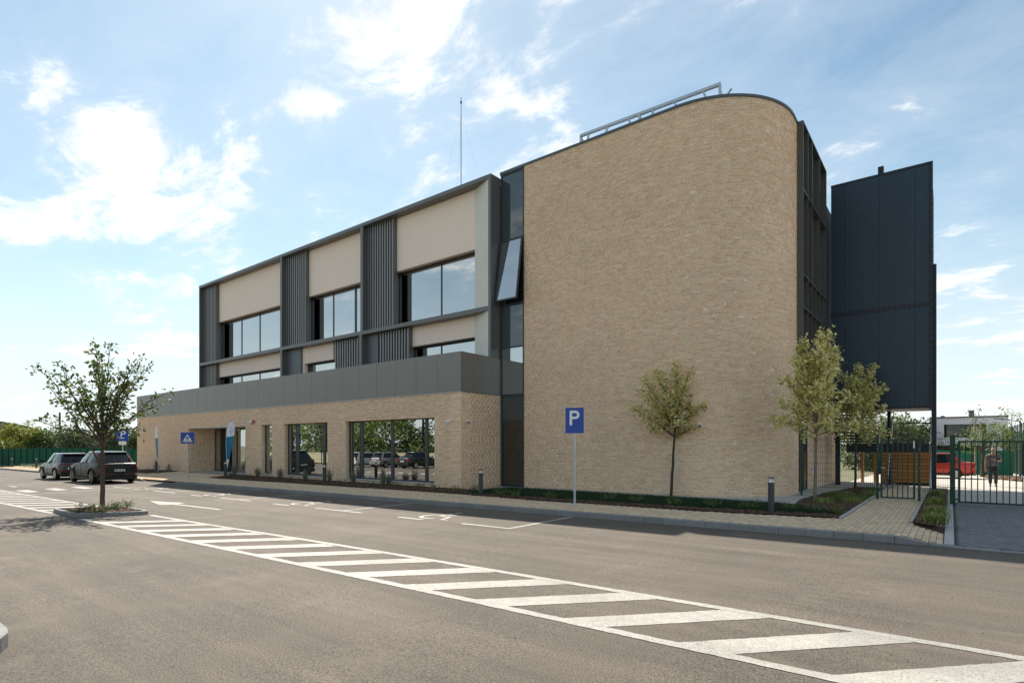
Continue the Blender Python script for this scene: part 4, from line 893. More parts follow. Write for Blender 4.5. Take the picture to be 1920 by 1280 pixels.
def flag_mat():
    M_ = bpy.data.materials.new('flag_print'); M_.use_nodes = True; nt = M_.node_tree; N = nt.nodes; L = nt.links; b = N['Principled BSDF']; b.inputs['Roughness'].default_value = .7
    tc = N.new('ShaderNodeTexCoord'); sep = N.new('ShaderNodeSeparateXYZ'); L.new(tc.outputs['Object'], sep.inputs[0]); nz = N.new('ShaderNodeTexNoise'); nz.inputs['Scale'].default_value = 9; nz.inputs['Detail'].default_value = 8; L.new(tc.outputs['Object'], nz.inputs['Vector'])
    def mth(op, a, b_): n = N.new('ShaderNodeMath'); n.operation = op; [L.new(v, n.inputs[i]) if not isinstance(v, float) else setattr(n.inputs[i], 'default_value', v) for i, v in enumerate((a, b_))]; return n.outputs[0]
    u = mth('ADD', mth('MULTIPLY', sep.outputs[0], 1.35), mth('MULTIPLY', nz.outputs['Fac'], .45)); rp = N.new('ShaderNodeValToRGB'); L.new(u, rp.inputs[0]); e = rp.color_ramp.elements
    e[0].position = .3; e[0].color = (.004, .14, .30, 1); e[1].position = 1.1; e[1].color = (.30, .42, .05, 1); q = e.new(.62); q.color = (.01, .22, .33, 1); q = e.new(.85); q.color = (.10, .30, .16, 1)
    z1 = mth('GREATER_THAN', mth('SUBTRACT', sep.outputs[2], mth('MULTIPLY', sep.outputs[0], .18)), 2.25); z0 = mth('LESS_THAN', sep.outputs[2], .98); w = mth('MAXIMUM', z1, z0)
    mx = N.new('ShaderNodeMix'); mx.data_type = 'RGBA'; L.new(w, mx.inputs[0]); L.new(rp.outputs[0], mx.inputs[6]); mx.inputs[7].default_value = (.80, .80, .82, 1); L.new(mx.outputs[2], b.inputs['Base Color'])
    return M_
M['flag'] = flag_mat()
def flag(p, rz, label):
    e = empty('feather_flag', p, rz, label=label, cat='flag', group='feather flags at the entrance')
    prof = [(.30, .0, .03), (.55, .0, .08), (.8, 0, .15), (1.1, -.02, .24), (1.5, -.03, .35), (1.9, -.03, .45), (2.3, -.02, .55), (2.6, 0, .60), (2.85, .05, .60), (3.02, .12, .55), (3.10, .2, .46), (3.13, .30, .36)]
    mb = MB(); n = 6; V = []
    for z, a, b in prof:
        for k in range(n+1): t = k/n; V.append(((a+(b-a)*t)*.8, .035*math.sin(t*5+z*1.3)*t, z))
    mb.add(V, [(i*(n+1)+k, i*(n+1)+k+1, (i+1)*(n+1)+k+1, (i+1)*(n+1)+k) for i in range(len(prof)-1) for k in range(n)]); o = mb.build('cloth', M['flag'], e); sd_ = o.modifiers.new('thick', 'SOLIDIFY'); sd_.thickness = .003; o.data.shade_smooth()
    mb = MB(); mb.tube([(0, 0, 0), (-.01, 0, 1.0), (-.035, 0, 1.9), (-.025, 0, 2.5), (.03, 0, 2.87), (.11, 0, 3.05), (.2, 0, 3.13), (.32, 0, 3.15)], [.016]*4+[.012]*4, 8); mb.build('pole', M['galv'], e)
    MB().lathe([(.16, 0), (.16, .02), (.03, .05)], n=14).build('base', M['post'], e)
    mb = MB()
    for k, (z, w) in enumerate(((2.78, .10), (2.73, .06))): mb.box(.22, .22+w, -.03+.045*.5, -.026+.045*.5, z, z+.022)
    for k in range(3): mb.box(.17, .42-.03*k, -.012, -.008, 2.62-.035*k, 2.632-.035*k)
    mb.box(.2, .3, -.012, -.008, 2.45, 2.48); mb.build('emblem', M['sblue'], e); return e
flag(P(425, 893.5), R(30), 'white and blue feather flag facing the car park right of the entrance'); flag(P(296, 886.5), R(174), 'white and blue feather flag seen edge-on left of the entrance')
# ================================================================== FENCE AND GATES
YFN = 21.6; nx = lambda p: fx(p, YFN); zb_f = pz(-2, YFN); ZFN = zb_f+2.0
def fence_post(e, x, y, z0, z1, w=.06): mb = MB(); mb.box(x-w/2, x+w/2, y-w/2, y+w/2, z0, z1); mb.box(x-w/2-.004, x+w/2+.004, y-w/2-.004, y+w/2+.004, z1, z1+.012); o = mb.build('post', M['fgreen'], e); return o
def wire_panel(e, p0, p1, z0, z1, dv=.055, dh=.2, r=.0032):
    p0 = np.array(p0, float); p1 = np.array(p1, float); L_ = np.linalg.norm(p1-p0); d = (p1-p0)/L_; mb = MB(); n = int(L_/dv)
    for i in range(n+1): q = p0+d*(i*L_/n); mb.tube([(q[0], q[1], z0), (q[0], q[1], z1)], r, 3, False)
    k = z0+.05
    while k < z1: mb.tube([(p0[0], p0[1]-.006, k), (p1[0], p1[1]-.006, k)], r*1.3, 3, False); k += dh
    return mb.build('wire_panel', M['fgreen'], e)
fe = empty('wire_fence', label='dark green wire mesh fence between the brick block and the small gate', cat='fence')
xa = nx(1503); xb = nx(1645.5); fence_post(fe, xa, YFN, -.1, ZFN+.9); fence_post(fe, xb, YFN, -.1, ZFN+.06, .07); wire_panel(fe, (xa+.03, YFN), (xb-.03, YFN), .16, ZFN)
fe2 = empty('wire_fence', label='short green wire mesh panel between the small gate and the vehicle gate', cat='fence')
xc, xd = nx(1723.7), nx(1786); fence_post(fe2, xc, YFN, -.1, ZFN+.05, .07); fence_post(fe2, xd, YFN, -.1, ZFN+.02, .13); wire_panel(fe2, (xc+.03, YFN), (xd-.06, YFN), .16, ZFN)
for x in (xb, xc):
    for z in (.5, 1.1, 1.7): mb = MB(); mb.lathe([(.012, -.045), (.012, -.035)], (x, YFN, z), 6, 'y'); mb.build('bolt', M['screw'], fe if x == xb else fe2)
ga = empty('pedestrian_gate', label='small green barred gate closing the tan footpath', cat='gate')
g0, g1 = nx(1651), nx(1716); zg0, zg1 = fz(1680, 934, YFN), fz(1680, 823, YFN)
part(ga, 'frame', 'fgreen', (g0, g0+.055, YFN-.02, YFN+.02, zg0, zg1), (g1-.055, g1, YFN-.02, YFN+.02, zg0, zg1), (g0+.055, g1-.055, YFN-.02, YFN+.02, zg0, zg0+.045), (g0+.055, g1-.055, YFN-.02, YFN+.02, zg1-.045, zg1))
for k in range(1, 6): x = g0+.055+(g1-g0-.11)*k/6; part(ga, 'bar', 'fgreen', (x-.013, x+.013, YFN-.012, YFN+.012, zg0+.045, zg1-.045))
part(ga, 'lock_box', 'black', (g0-.07, g0+.0, YFN-.03, YFN+.03, zg0+.75, zg0+1.15)); part(ga, 'handle', 'galv', (g0+.02, g0+.13, YFN-.07, YFN-.05, zg0+.95, zg0+.975)); part(ga, 'notice', 'white', (g1-.05, g1-.01, YFN-.03, YFN-.021, zg1-.28, zg1-.06))
gv_ = empty('vehicle_gate', label='wide green barred vehicle gate across the grey driveway', cat='gate')
v0 = nx(1796); v1 = v0+3.6; z0, z1 = fz(1800, 942, YFN), fz(1800, 826, YFN)
part(gv_, 'frame', 'fgreen', (v0, v0+.06, YFN-.025, YFN+.025, z0, z1), (v1-.06, v1, YFN-.025, YFN+.025, z0, z1), (v0+.06, v1-.06, YFN-.025, YFN+.025, z0, z0+.05), (v0+.06, v1-.06, YFN-.025, YFN+.025, z1-.05, z1))
dxb = nx(1821.5)-nx(1810); x = nx(1810)
while x < v1-.1: part(gv_, 'bar', 'fgreen', (x-.013, x+.013, YFN-.013, YFN+.013, z0+.05, z1-.05)); x += dxb
for z in (z0+.1, z1-.12): part(gv_, 'hinge', 'black', (xd+.06, v0, YFN-.02, YFN+.02, z-.025, z+.025))
# ================================================================== VEGETATION
def leaf_mesh(name, C, D, size, m, parent, aspect=.62, jit=.45, kind=None, flat=1.0):
    """leaves: pointed diamonds with a fold, at points C with main directions D"""
    n = len(C); C = np.asarray(C, float); D = np.asarray(D, float)+rng.normal(0, jit, (n, 3)); D /= np.linalg.norm(D, axis=1)[:, None]+1e-9
    A = np.cross(D, rng.normal(0, 1, (n, 3))+np.array([0, 0, flat*1.4])); A /= np.linalg.norm(A, axis=1)[:, None]+1e-9; Nn = np.cross(D, A)
    s = size*rng.uniform(.6, 1.3, n)[:, None]; w = s*aspect/2
    p0 = C; p1 = C+D*s*.5+A*w+Nn*s*.10; p2 = C+D*s; p3 = C+D*s*.5-A*w+Nn*s*.10
    V = np.stack([p0, p1, p2, p3], 1).reshape(-1, 3); i = np.arange(n)*4
    F = np.stack([np.stack([i, i+1, i+2], 1), np.stack([i, i+2, i+3], 1)], 1).reshape(-1, 3)
    return numpy_mesh(name, V, F, m, parent, kind)
def curve_pts(p0, p1, sag, n=7, wob=.05):
    p0 = np.array(p0, float); p1 = np.array(p1, float); t = np.linspace(0, 1, n)[:, None]; L_ = np.linalg.norm(p1-p0); q = p0+(p1-p0)*t; q[:, 2] += sag*L_*4*(t*(1-t))[:, 0]
    w = rng.normal(0, wob*L_, (n, 3))*(np.sin(t*math.pi)*.6); return q+w
def tree(name, base, H, tr, th, limbs, leafm, bark, label, cat='tree', group=None, sub=7, sublen=.5, leaves=14, lsize=.075, lean=(0, 0), extra=None, spread=.10, tips=None, subup=.35):
    """limbs: list of (dx along picture, dy in depth, z, start z) ends in metres; twigs and leaves grow along the limbs"""
    e = empty(name, base, label=label, cat=cat, group=group); wood = MB(); LC = []; LD = []; b = np.array([0, 0, 0.])
    top = np.array([lean[0], lean[1], th]); tp = curve_pts(b, top, 0, 8, .006); tp[0] = (0, 0, -.1); wood.tube(tp, np.linspace(tr, tr*.72, 8), 10)
    lead = np.array([lean[0]*1.4, lean[1]*1.4, H*.86]); lp = curve_pts(top, lead, 0, 7, .02); wood.tube(lp, np.linspace(tr*.70, tr*.10, 7), 7)
    chains = [(lp, .35)]
    for dx, dy, z, zs in limbs:
        f = np.clip((zs-th)/(lead[2]-th), 0, 1) if zs > th else 0; s0 = top+(lead-top)*f if zs >= th else tp[-1]*(zs/th)
        en = np.array([RT[0]*dx-(-FW[0])*dy, RT[1]*dx+FW[1]*dy, z]); c = curve_pts(s0, en, .04, 8, .028); r0 = tr*.42*(1-.5*f); wood.tube(c, np.linspace(r0, .006, 8), 6); chains.append((c, .18))
    for c, st in chains:
        L_ = np.linalg.norm(c[-1]-c[0]); m_ = max(3, int(sub*L_))
        for k in range(m_):
            t = st+(1-st)*(k+random.random())/m_; t = min(t, .999); i = int(t*(len(c)-1)); p = c[i]+(c[i+1]-c[i])*(t*(len(c)-1)-i); d = c[i+1]-c[i]; d /= np.linalg.norm(d)
            v = d*.55+rng.normal(0, .62, 3)+np.array([0, 0, subup]); v /= np.linalg.norm(v); l = sublen*random.uniform(.4, 1.1)*(1.1-.45*t); q = curve_pts(p, p+v*l, .03, 4, .04)
            wood.tube(q, np.linspace(.008, .003, 4), 4, False)
            nl = int(leaves*l/sublen*random.uniform(.6, 1.3))
            for j in range(nl):
                u = random.random()**.75; g_ = q[0]+(q[-1]-q[0])*u; LC.append(g_+rng.normal(0, spread*.45, 3)); LD.append(v*.6+np.array([0, 0, -.25]))
        for j in range(int(leaves*.7)): LC.append(c[-1]+rng.normal(0, spread*.7, 3)); LD.append(rng.normal(0, .5, 3))
    w = wood.build('trunk', M[bark], e); w.data.shade_smooth()
    if extra:
        idx = rng.random(len(LC)) < extra[1]; LC = np.array(LC); LD = np.array(LD)
        leaf_mesh('crown', LC[~idx], LD[~idx], lsize, M[leafm], e); leaf_mesh('green_foliage', LC[idx], LD[idx], lsize, M[extra[0]], e, kind='stuff')
    else: leaf_mesh('crown', LC, LD, lsize, M[leafm], e)
    return e
# slim tree in the kerbed island
tb = onsurf(192, 948.5, lambda x, y: gz(x, y)+.08)
lim = [(-2.2, .2, 4.3, 1.9), (-2.15, -.2, 2.62, 2.0), (-1.7, .4, 3.35, 2.1), (-1.0, -.5, 4.35, 2.2), (-.45, .3, 4.95, 2.5), (.32, -.1, 4.95, 2.6), (.95, .3, 4.6, 2.4), (1.62, -.3, 4.2, 2.2), (1.8, .3, 3.5, 2.0), (1.45, -.5, 2.35, 2.2), (-1.3, .8, 3.9, 2.0),
       (.7, -.9, 4.0, 2.1), (.5, 1.0, 4.3, 2.3), (-.5, -1.1, 3.9, 2.2), (1.2, .8, 3.2, 2.0), (-.9, .9, 3.0, 1.8), (.9, -.4, 3.1, 1.9), (-1.35, -.3, 3.6, 1.2), (.25, .9, 3.6, 2.4), (-.3, .2, 4.4, 2.3), (.3, .4, 4.2, 2.3), (.1, -.4, 4.6, 2.5), (-.6, -.2, 3.9, 2.0), (.65, .2, 3.8, 2.1), (0, .5, 3.4, 2.0), (.9, .1, 4.2, 2.2), (-.25, -.5, 3.3, 1.9)]
tree('slim_tree', tb, 5.05, .072, 1.75, lim, 'leafA', 'barkA', 'slim leafy tree growing from the kerbed island on the asphalt', sub=8, sublen=.42, leaves=8, lsize=.135, spread=.13, group='young trees in the grounds')
# variegated maples
def maple(base, H, th, wd, label, n, seed, lean, bark, extra, leaves=20, lsz=.065, more=(), shape=1.0):
    random.seed(seed); lm = list(more)
    for k in range(n):
        a = 2.4*k+random.uniform(-.3, .3); f = (k+.5)/n; z = th+.35+(H-th-.35)*f**.9; rr = wd*((.95-.55*abs(f-.38)*1.5) if shape == 1 else (1.18-.86*f))*random.uniform(.75, 1.1)
        lm.append((rr*math.cos(a), rr*math.sin(a)*.9, z, th+(z-th)*.35))
    return tree('maple_tree', base, H, .05, th, lm, 'leafB', bark, label, leaves=int(leaves*1.35), sub=10, sublen=.36, lsize=lsz*1.5, extra=extra, lean=lean, spread=.12, group='young trees in the grounds')
maple(P(1258, 930), 4.35, 1.85, 1.28, 'young yellow-leaved tree on the lawn against the curved brick wall', 15, 3, (.10, .03), 'barkC', ('leafBg', .18), 21, .066, [(1.55, 0, 4.2, 2.4), (-1.3, .2, 3.0, 2.0), (1.55, .2, 3.2, 2.2), (.2, 0, 4.45, 2.6), (-.95, 0, 4.0, 2.2)])
maple(P(1528, 942), 5.05, 1.85, 1.15, 'yellow-leaved tree with a blue ribbon in front of the wire fence', 19, 11, (.02, .05), 'barkB', ('leafBg', .12), 24, .075, shape=2, more=[(-1.1, -.1, 2.35, 1.9), (.15, 0, 5.1, 2.6), (.75, .2, 4.6, 2.3), (-.35, .2, 4.65, 2.4)])
maple(P(1603, 917), 5.0, 1.75, 1.25, 'yellow-leaved tree behind the wire fence by the stair tower', 17, 23, (.03, .03), 'barkC', ('leafBg', .28), 22, .08, shape=2, more=[(1.15, 0, 4.1, 2.3), (.85, .1, 4.9, 2.5)])
random.seed(5)
tp_ = P(1528, 942); M['ribbon'] = mat('blue_ribbon', (.02, .16, .6), .5)
e = empty('ribbon', (tp_[0], tp_[1], tp_[2]+1.02), label='bright blue ribbon tied round the trunk by the wire fence', cat='ribbon'); MB().lathe([(.056, -.015), (.056, .015)], n=12).build('loop', M['ribbon'], e); mb = MB(); mb.bar((.03, -.055, .0), (.07, -.07, -.14), .022, .004); mb.build('tail', M['ribbon'], e)
# bed plants
def tuft(name, p, h, n, w, m, label, cat, group, lean=.55, wid=.012, seed=0):
    r = np.random.default_rng(seed); a = r.uniform(0, 6.283, n); l = r.uniform(.1, lean, n)*h; hh = h*r.uniform(.55, 1.1, n); b = r.normal(0, w*.35, (n, 2)); V = []; F = []
    for k in range(n):
        d = np.array([math.cos(a[k]), math.sin(a[k])]); s = np.array([-d[1], d[0]])*wid/2; q0 = b[k]; q1 = b[k]+d*l[k]*.45; q2 = b[k]+d*l[k]*1.25; i = len(V)
        V += [(*(q0-s), 0), (*(q0+s), 0), (*(q1+s*.8), hh[k]*.7), (*(q1-s*.8), hh[k]*.7), (*q2, hh[k]*(1-.35*l[k]/h))]; F += [(i, i+1, i+2, i+3), (i+3, i+2, i+4)]
    mb = MB(); mb.add(V, F); o = mb.build(name, M[m]); o.location = p; return tag(o, label, cat, group)
def shrub(p, h, w, n, seed, label, flower=True, m='lav', group='lavender plants under the windows', name='lavender_plant'):
    r = np.random.default_rng(seed); e = empty(name, p, label=label, cat='plant', group=group); st = MB(); LC = []; LD = []; FC = []; FD = []
    for k in range(n):
        a = r.uniform(0, 6.283); t = r.uniform(.05, 1)*w/2; q = np.array([math.cos(a)*t, math.sin(a)*t, h*r.uniform(.6, 1.05)*(1-.35*(2*t/w)**2)]); b_ = q*np.array([.25, .25, 0]); st.tube([b_, (b_+q)/2+r.normal(0, .01, 3), q], [.004, .003, .002], 3, False)
        for j in range(9): u = r.uniform(.15, .98); LC.append(b_+(q-b_)*u); LD.append((q-b_)/np.linalg.norm(q-b_)+r.normal(0, .5, 3))
        if flower and r.random() < .4:
            for j in range(4): FC.append(q+np.array([0, 0, .02*j])); FD.append(r.normal(0, .4, 3)+np.array([0, 0, .8]))
    st.build('stems', M['barkB'], e); leaf_mesh('foliage', LC, LD, .06, M[m], e, aspect=.3)
    if FC: leaf_mesh('blooms', FC, FD, .03, M['lavf'], e, aspect=.5, kind='stuff')
    return e
lavp = [(447, 890, .62, .55, 'broad lavender clump beside the entrance bollard'), (483, 894, .5, .42, 'lavender plant left of the narrow window'), (526, 898, .55, .5, 'lavender plant between the narrow and the middle window'), (572, 902, .55, .4, 'tall lavender plant in front of the middle window'),
        (618, 904, .6, .42, 'lavender plant right of the middle bollard'), (663, 907, .55, .38, 'lavender plant at the left end of the large window'), (718, 911, .6, .42, 'lavender plant before the centre of the large window'), (732, 909, .45, .36, 'smaller lavender plant next to the centre mullion of the large window')]
for k, (x, y, h, w, lb) in enumerate(lavp):
    p = P(x, y); shrub((p[0], max(min(p[1], 16.1), 15.0), p[2]+.01), h*1.1, w*1.15, 60, 40+k, lb)
for k, (x, y, lb) in enumerate(((278, 885, 'lavender plant left of the far entrance bollard'), (306, 886, 'lavender plant right of the far entrance bollard'))): shrub((P(x, y)[0], 15.6, .06), .6, .5, 40, 60+k, lb)
lows = [(430, 893, 'first low green plant right of the entrance bollard'), (464, 896, 'low green plant before the brick pier by the entrance'), (503, 899, 'low green plant under the narrow window'), (545, 902, 'low green plant at the left of the middle window'), (590, 906, 'low green plant left of the middle bollard'), (640, 909, 'low green plant before the wide brick pier'),
        (694, 912, 'low green plant under the large window left half'), (750, 915, 'low green plant under the large window right half'), (786, 917, 'low green plant by the right mullion of the large window'), (820, 920, 'low green plant near the right end of the large window'), (857, 922, 'low spreading plant at the corner of the brick wing'),
        (890, 920, 'low green plant just left of the bollard at the side wall'), (938, 930, 'low feathery plant on the lawn edge by the glass strip'), (968, 932, 'low feathery plant under the glass strip'), (1035, 935, 'low feathery plant left of the parking sign'), (1140, 940, 'low feathery plant right of the parking sign'), (1190, 943, 'low feathery plant left of the lawn tree'),
        (1262, 948, 'low feathery plant in front of the lawn tree'), (1335, 952, 'broad feathery plant right of the lawn tree'), (1408, 955, 'low feathery plant left of the nearest bollard'), (1480, 957, 'broad feathery plant right of the nearest bollard'), (1528, 961, 'yellow-green plant near the lawn corner'), (1565, 964, 'pale green plant at the very corner of the lawn')]
for k, (x, y, lb) in enumerate(lows):
    p = P(x, y); r = np.random.default_rng(90+k); n = 26 if k < 12 else 34
    e = empty('low_plant', (p[0], p[1], p[2]+.02), label=lb, cat='plant', group='low green plants in the beds'); LC = []; LD = []; st = MB()
    for j in range(n//2):
        a = r.uniform(0, 6.283); l = r.uniform(.12, .30); q = np.array([math.cos(a)*l, math.sin(a)*l, r.uniform(.08, .26)]); st.tube([(0, 0, 0), q*np.array([.5, .5, .7]), q], [.004, .003, .002], 3, False)
        for i in range(14): u = r.uniform(.2, 1); LC.append(q*u+r.normal(0, .015, 3)); LD.append(q+r.normal(0, .1, 3))
    st.build('stems', M['barkC'], e); leaf_mesh('foliage', LC, LD, .055, M['fern'], e, aspect=.35)
for k, (x, y, h, w, lb) in enumerate(((1752, 981, .30, .3, 'largest ornamental grass tuft at the end of the narrow strip'), (1757, 965, .28, .3, 'second grass tuft along the narrow strip by the driveway'), (1754, 946, .27, .28, 'third grass tuft in the narrow strip near the fence'), (1757, 929, .26, .28, 'small grass tuft behind the wire panel by the driveway'))):
    tuft('ornamental_grass', P(x, y), h, 230, w*1.0, 'tuft', lb, 'grass', 'ornamental grasses in the narrow strip', lean=1.0, wid=.018, seed=k)
for k, (x, y) in enumerate(((1545, 944), (1570, 938), (1586, 931), (1610, 938), (1635, 929), (1560, 931), (1598, 943), (1632, 921))):
    p = P(x, y); tuft('low_grass', (p[0], p[1], p[2]), .24, 150, .34, 'fern' if k % 2 else 'tuft', ['low grass clump at the foot of the ribboned trunk', 'second low grass clump beside the wire fence', 'low grass clump behind the wire fence by the ribboned tree', 'low grass clump beside the footpath edging', 'low grass clump next to the small gate post', 'low grass clump nearest the brick wall behind the fence', 'low grass clump in the middle of the mulched bed', 'low grass clump behind the small gate post'][k], 'grass', 'low grasses in the bed by the fence', lean=.9, seed=30+k)
for k, (x, y) in enumerate(((150, 962), (165, 957), (182, 962), (205, 957), (222, 955), (238, 952))):
    p = onsurf(x, y, lambda a, b: gz(a, b)+.09); r = np.random.default_rng(200+k); e = empty('island_plant', p, label=['trailing green plant at the left end of the tree island', 'green plant behind the trailing one in the tree island', 'bushy plant just left of the island trunk', 'bushy plant just right of the island trunk', 'green plant toward the right of the tree island', 'small sprig at the right end of the tree island'][k], cat='plant', group='plants in the tree island'); LC = []; LD = []; st = MB()
    for j in range(15):
        a = r.uniform(0, 6.283); l = r.uniform(.1, .32); q = np.array([math.cos(a)*l, math.sin(a)*l, r.uniform(.08, .26)]); st.tube([(0, 0, 0), q*np.array([.5, .5, .8]), q], [.004, .003, .002], 3, False)
        for i in range(12): u = r.uniform(.25, 1); LC.append(q*u+r.normal(0, .015, 3)); LD.append(q+r.normal(0, .1, 3))
    st.build('stems', M['barkC'], e); leaf_mesh('foliage', LC, LD, .05, M['leafC'], e, aspect=.5)
# far trees: clumped crowns
def far_tree(name, base, H, w, m, label, n=2600, seed=0, trunk=.25, lobes=9, group='trees beyond the fence', ls=.16, conic=False, bark='barkC'):
    r = np.random.default_rng(seed); e = empty(name, base, label=label, cat='tree', group=group); mb = MB(); mb.tube([(0, 0, -.3), (.02, 0, H*.4), (0, .03, H*.82)], [w*.045, w*.03, w*.008], 7); C = []; D = []
    cs = []
    for k in range(lobes):
        a = r.uniform(0, 6.283); f = (k+.5)/lobes; z = H*(trunk+(.92-trunk)*f); rad = w*.5*((1-f)*.85+.08 if conic else math.sin(math.pi*(.16+.72*f)))*r.uniform(.45, .9); cs.append((np.array([rad*math.cos(a), rad*math.sin(a), z]), w*(.15+.10*r.random())*(1.1-.5*f if conic else 1)))
        mb.tube([(0, 0, max(.15, z-H*.22)), tuple(cs[-1][0])], [w*.014, w*.004], 4, False)
    for c, rr in cs:
        k = n//lobes; d = r.normal(0, 1, (k, 3)); d /= np.linalg.norm(d, axis=1)[:, None]; q = c+d*rr*(r.random((k, 1))**.45)*np.array([1.25, 1.25, 1.0]); C.append(q); D.append(d+np.array([0, 0, -.2]))
    mb.build('trunk', M[bark], e); leaf_mesh('crown', np.concatenate(C), np.concatenate(D), ls, M[m], e, aspect=.55); return e
# ================================================================== CARS
M['tyre'] = mat('tyre', (.012, .012, .012), .85); M['rim'] = mat('alloy', (.10, .10, .105), .3, metal=.8); M['rimsilver'] = mat('alloy_silver', (.45, .45, .46), .3, metal=.8)
M['carglass'] = glass_mat('car_glass', (.10, .11, .11), 1.5, through=.4, body=(.012, .013, .014)); M['carblack'] = mat('car_plastic', (.012, .012, .013), .55); M['tail'] = mat('tail_light', (.28, .006, .008), .2, coat=.6); M['plate'] = mat('number_plate', (.78, .78, .76), .45); M['plateblue'] = mat('plate_band', (.01, .07, .4), .45)
M['chrome'] = mat('chrome', (.62, .62, .62), .15, metal=1.); M['redtrim'] = mat('red_trim', (.36, .03, .02), .4); M['seat'] = mat('car_interior', (.02, .02, .022), .8)
def car_paint(n, c, metal=.4, rough=.32, coat=.5): return mat(n, c, rough, metal=metal, coat=coat, var=.02, scale=3)
def boolean_cut(o, cutters):
    for c in cutters:
        m_ = o.modifiers.new('cut', 'BOOLEAN'); m_.operation = 'DIFFERENCE'; m_.object = c; m_.solver = 'EXACT'
    dg = bpy.context.evaluated_depsgraph_get(); me = bpy.data.meshes.new_from_object(o.evaluated_get(dg)); o.modifiers.clear(); old = o.data; o.data = me; bpy.data.meshes.remove(old)
    for c in cutters: bpy.data.objects.remove(c)
def car(spec, loc, rz, label, group, name='parked_car'):
    """x forward, y left. spec: L, W, H, wb, r (wheel radius), fo (front overhang), st (stations: x fraction from the rear, half width factor, belt z, bottom z), gh (greenhouse)"""
    L_, W_, H_, wb, wr = spec['L'], spec['W'], spec['H'], spec['wb'], spec['r']; e = empty(name, loc, rz, label=label, cat='car', group=group); pm_ = spec['paint']
    xr = -spec['ro']-0.; xax = (0., wb)                     # rear axle at x = 0
    V = []; n = 0
    prof = lambda w, zb, zt, cr: [(0, zb), (w*.80, zb), (w*.93, zb+.05), (w*.985, zb+.17), (w, zb+.5*(zt-zb)), (w*.985, zb+.74*(zt-zb)), (w*.955, zt-.035), (w*.90, zt), (w*.5, zt+cr*.8), (0, zt+cr)]
    rings = []
    for f, wf, zt, zb, cr in spec['st']:
        x = xr+L_*f; h = prof(W_/2*wf, zb, zt, cr); rings.append([(x, y, z) for y, z in h]+[(x, -y, z) for y, z in h[-2:0:-1]])
    m_ = len(rings[0]); mb = MB()
    for r_ in rings: mb.v += [tuple(map(float, p)) for p in r_]
    for i in range(len(rings)-1):
        for k in range(m_): mb.f.append((i*m_+k, i*m_+(k+1) % m_, (i+1)*m_+(k+1) % m_, (i+1)*m_+k))
    mb.f.append(tuple(range(m_-1, -1, -1))); mb.f.append(tuple(range((len(rings)-1)*m_, len(rings)*m_)))
    body = mb.build('body', pm_, e); body.parent = None
    bm = bmesh.new(); bm.from_mesh(body.data); bmesh.ops.recalc_face_normals(bm, faces=bm.faces); bm.to_mesh(body.data); bm.free()
    sd_ = body.modifiers.new('sub', 'SUBSURF'); sd_.levels = 2; sd_.render_levels = 2
    cut = []
    for x in xax:
        for s in (-1, 1):
            c = MB().lathe([(wr*1.13, -.22), (wr*1.13, .22)], (x, s*(W_/2-.08), wr), 28, 'y'); o = c.build('cutter', M['carblack']); b2 = bmesh.new(); b2.from_mesh(o.data); bmesh.ops.recalc_face_normals(b2, faces=b2.faces); b2.to_mesh(o.data); b2.free(); cut.append(o)
    boolean_cut(body, cut); body.parent = e; body.data.shade_smooth(); body.data.set_sharp_from_angle(angle=R(38))
    # greenhouse: glass shell with painted pillars and roof
    g = spec['gh']; zb_ = g['z0']; wt, wb_ = W_/2*g['wt'], W_/2*g['wb']; zr = H_
    xs_ = {k: xr+L_*g[k] for k in ('rb', 'rt', 'ft', 'fb')}
    A = [(xs_['rb'], wb_*.93, zb_), (xs_['rt'], wt*.97, zr-.06), (xs_['ft'], wt*.97, zr-.07), (xs_['fb'], wb_*.90, zb_-.02)]; mid = [((A[0][0]+A[3][0])/2, wb_, zb_), ((A[1][0]+A[2][0])/2, wt*1.0, zr-.03)]
    # rounded cabin: rings from belt to roof, each a rounded outline seen from above
    def ring(t, grow=0.):
        xa = xs_['rb']+(xs_['rt']-xs_['rb'])*t-grow; xb = xs_['fb']+(xs_['ft']-xs_['fb'])*t+grow*.4; w = wb_+(wt-wb_)*(t**1.15)+grow*.25; lx = xb-xa
        half = [(0, 0.), (.002, .5), (.012, .72), (.045, .875), (.12, .955), (.28, .99), (.47, 1.), (.66, .985), (.82, .955), (.915, .88), (.965, .72), (.99, .45), (1., 0.)]
        return [(xa+lx*f, w*y) for f, y in half]+[(xa+lx*f, -w*y) for f, y in half[-2:0:-1]]
    lv = [0, .30, .60, .84, .95]; zs_ = [zb_+(zr-zb_)*t for t in (0, .30, .60, .86, .965)]; RGS = [[(x, y, z-(.03 if abs(y) > wb_*.5 and z < zb_+.01 else 0)) for x, y in ring(t, .05 if i == 4 else (.02 if i == 3 else 0))] for i, (t, z) in enumerate(zip(lv, zs_))]
    nr = len(RGS[0]); VV = [p for r_ in RGS for p in r_]; cxm = (xs_['rt']+xs_['ft'])/2
    for sc_, dz in ((.86, .992), (.55, 1.0), (.0, 1.004)): VV += [(cxm+(x-cxm)*sc_, y*sc_, zb_+(zr-zb_)*dz) for x, y, z in RGS[-1]]
    def sub(cond, sides=(0, 1)):
        f = [(i*nr+k, (i+1)*nr+k, (i+1)*nr+(k+1) % nr, i*nr+(k+1) % nr) for i in range(7) for k in range(nr) if cond(i, k if k < 12 else 23-k) and (0 if k < 12 else 1) in sides]; used = sorted({q for t in f for q in t}); mp_ = {q: n for n, q in enumerate(used)}; mb = MB(); mb.add([VV[q] for q in used], [tuple(mp_[q] for q in t) for t in f]); return mb
    cpil = g.get('cols', (3,))
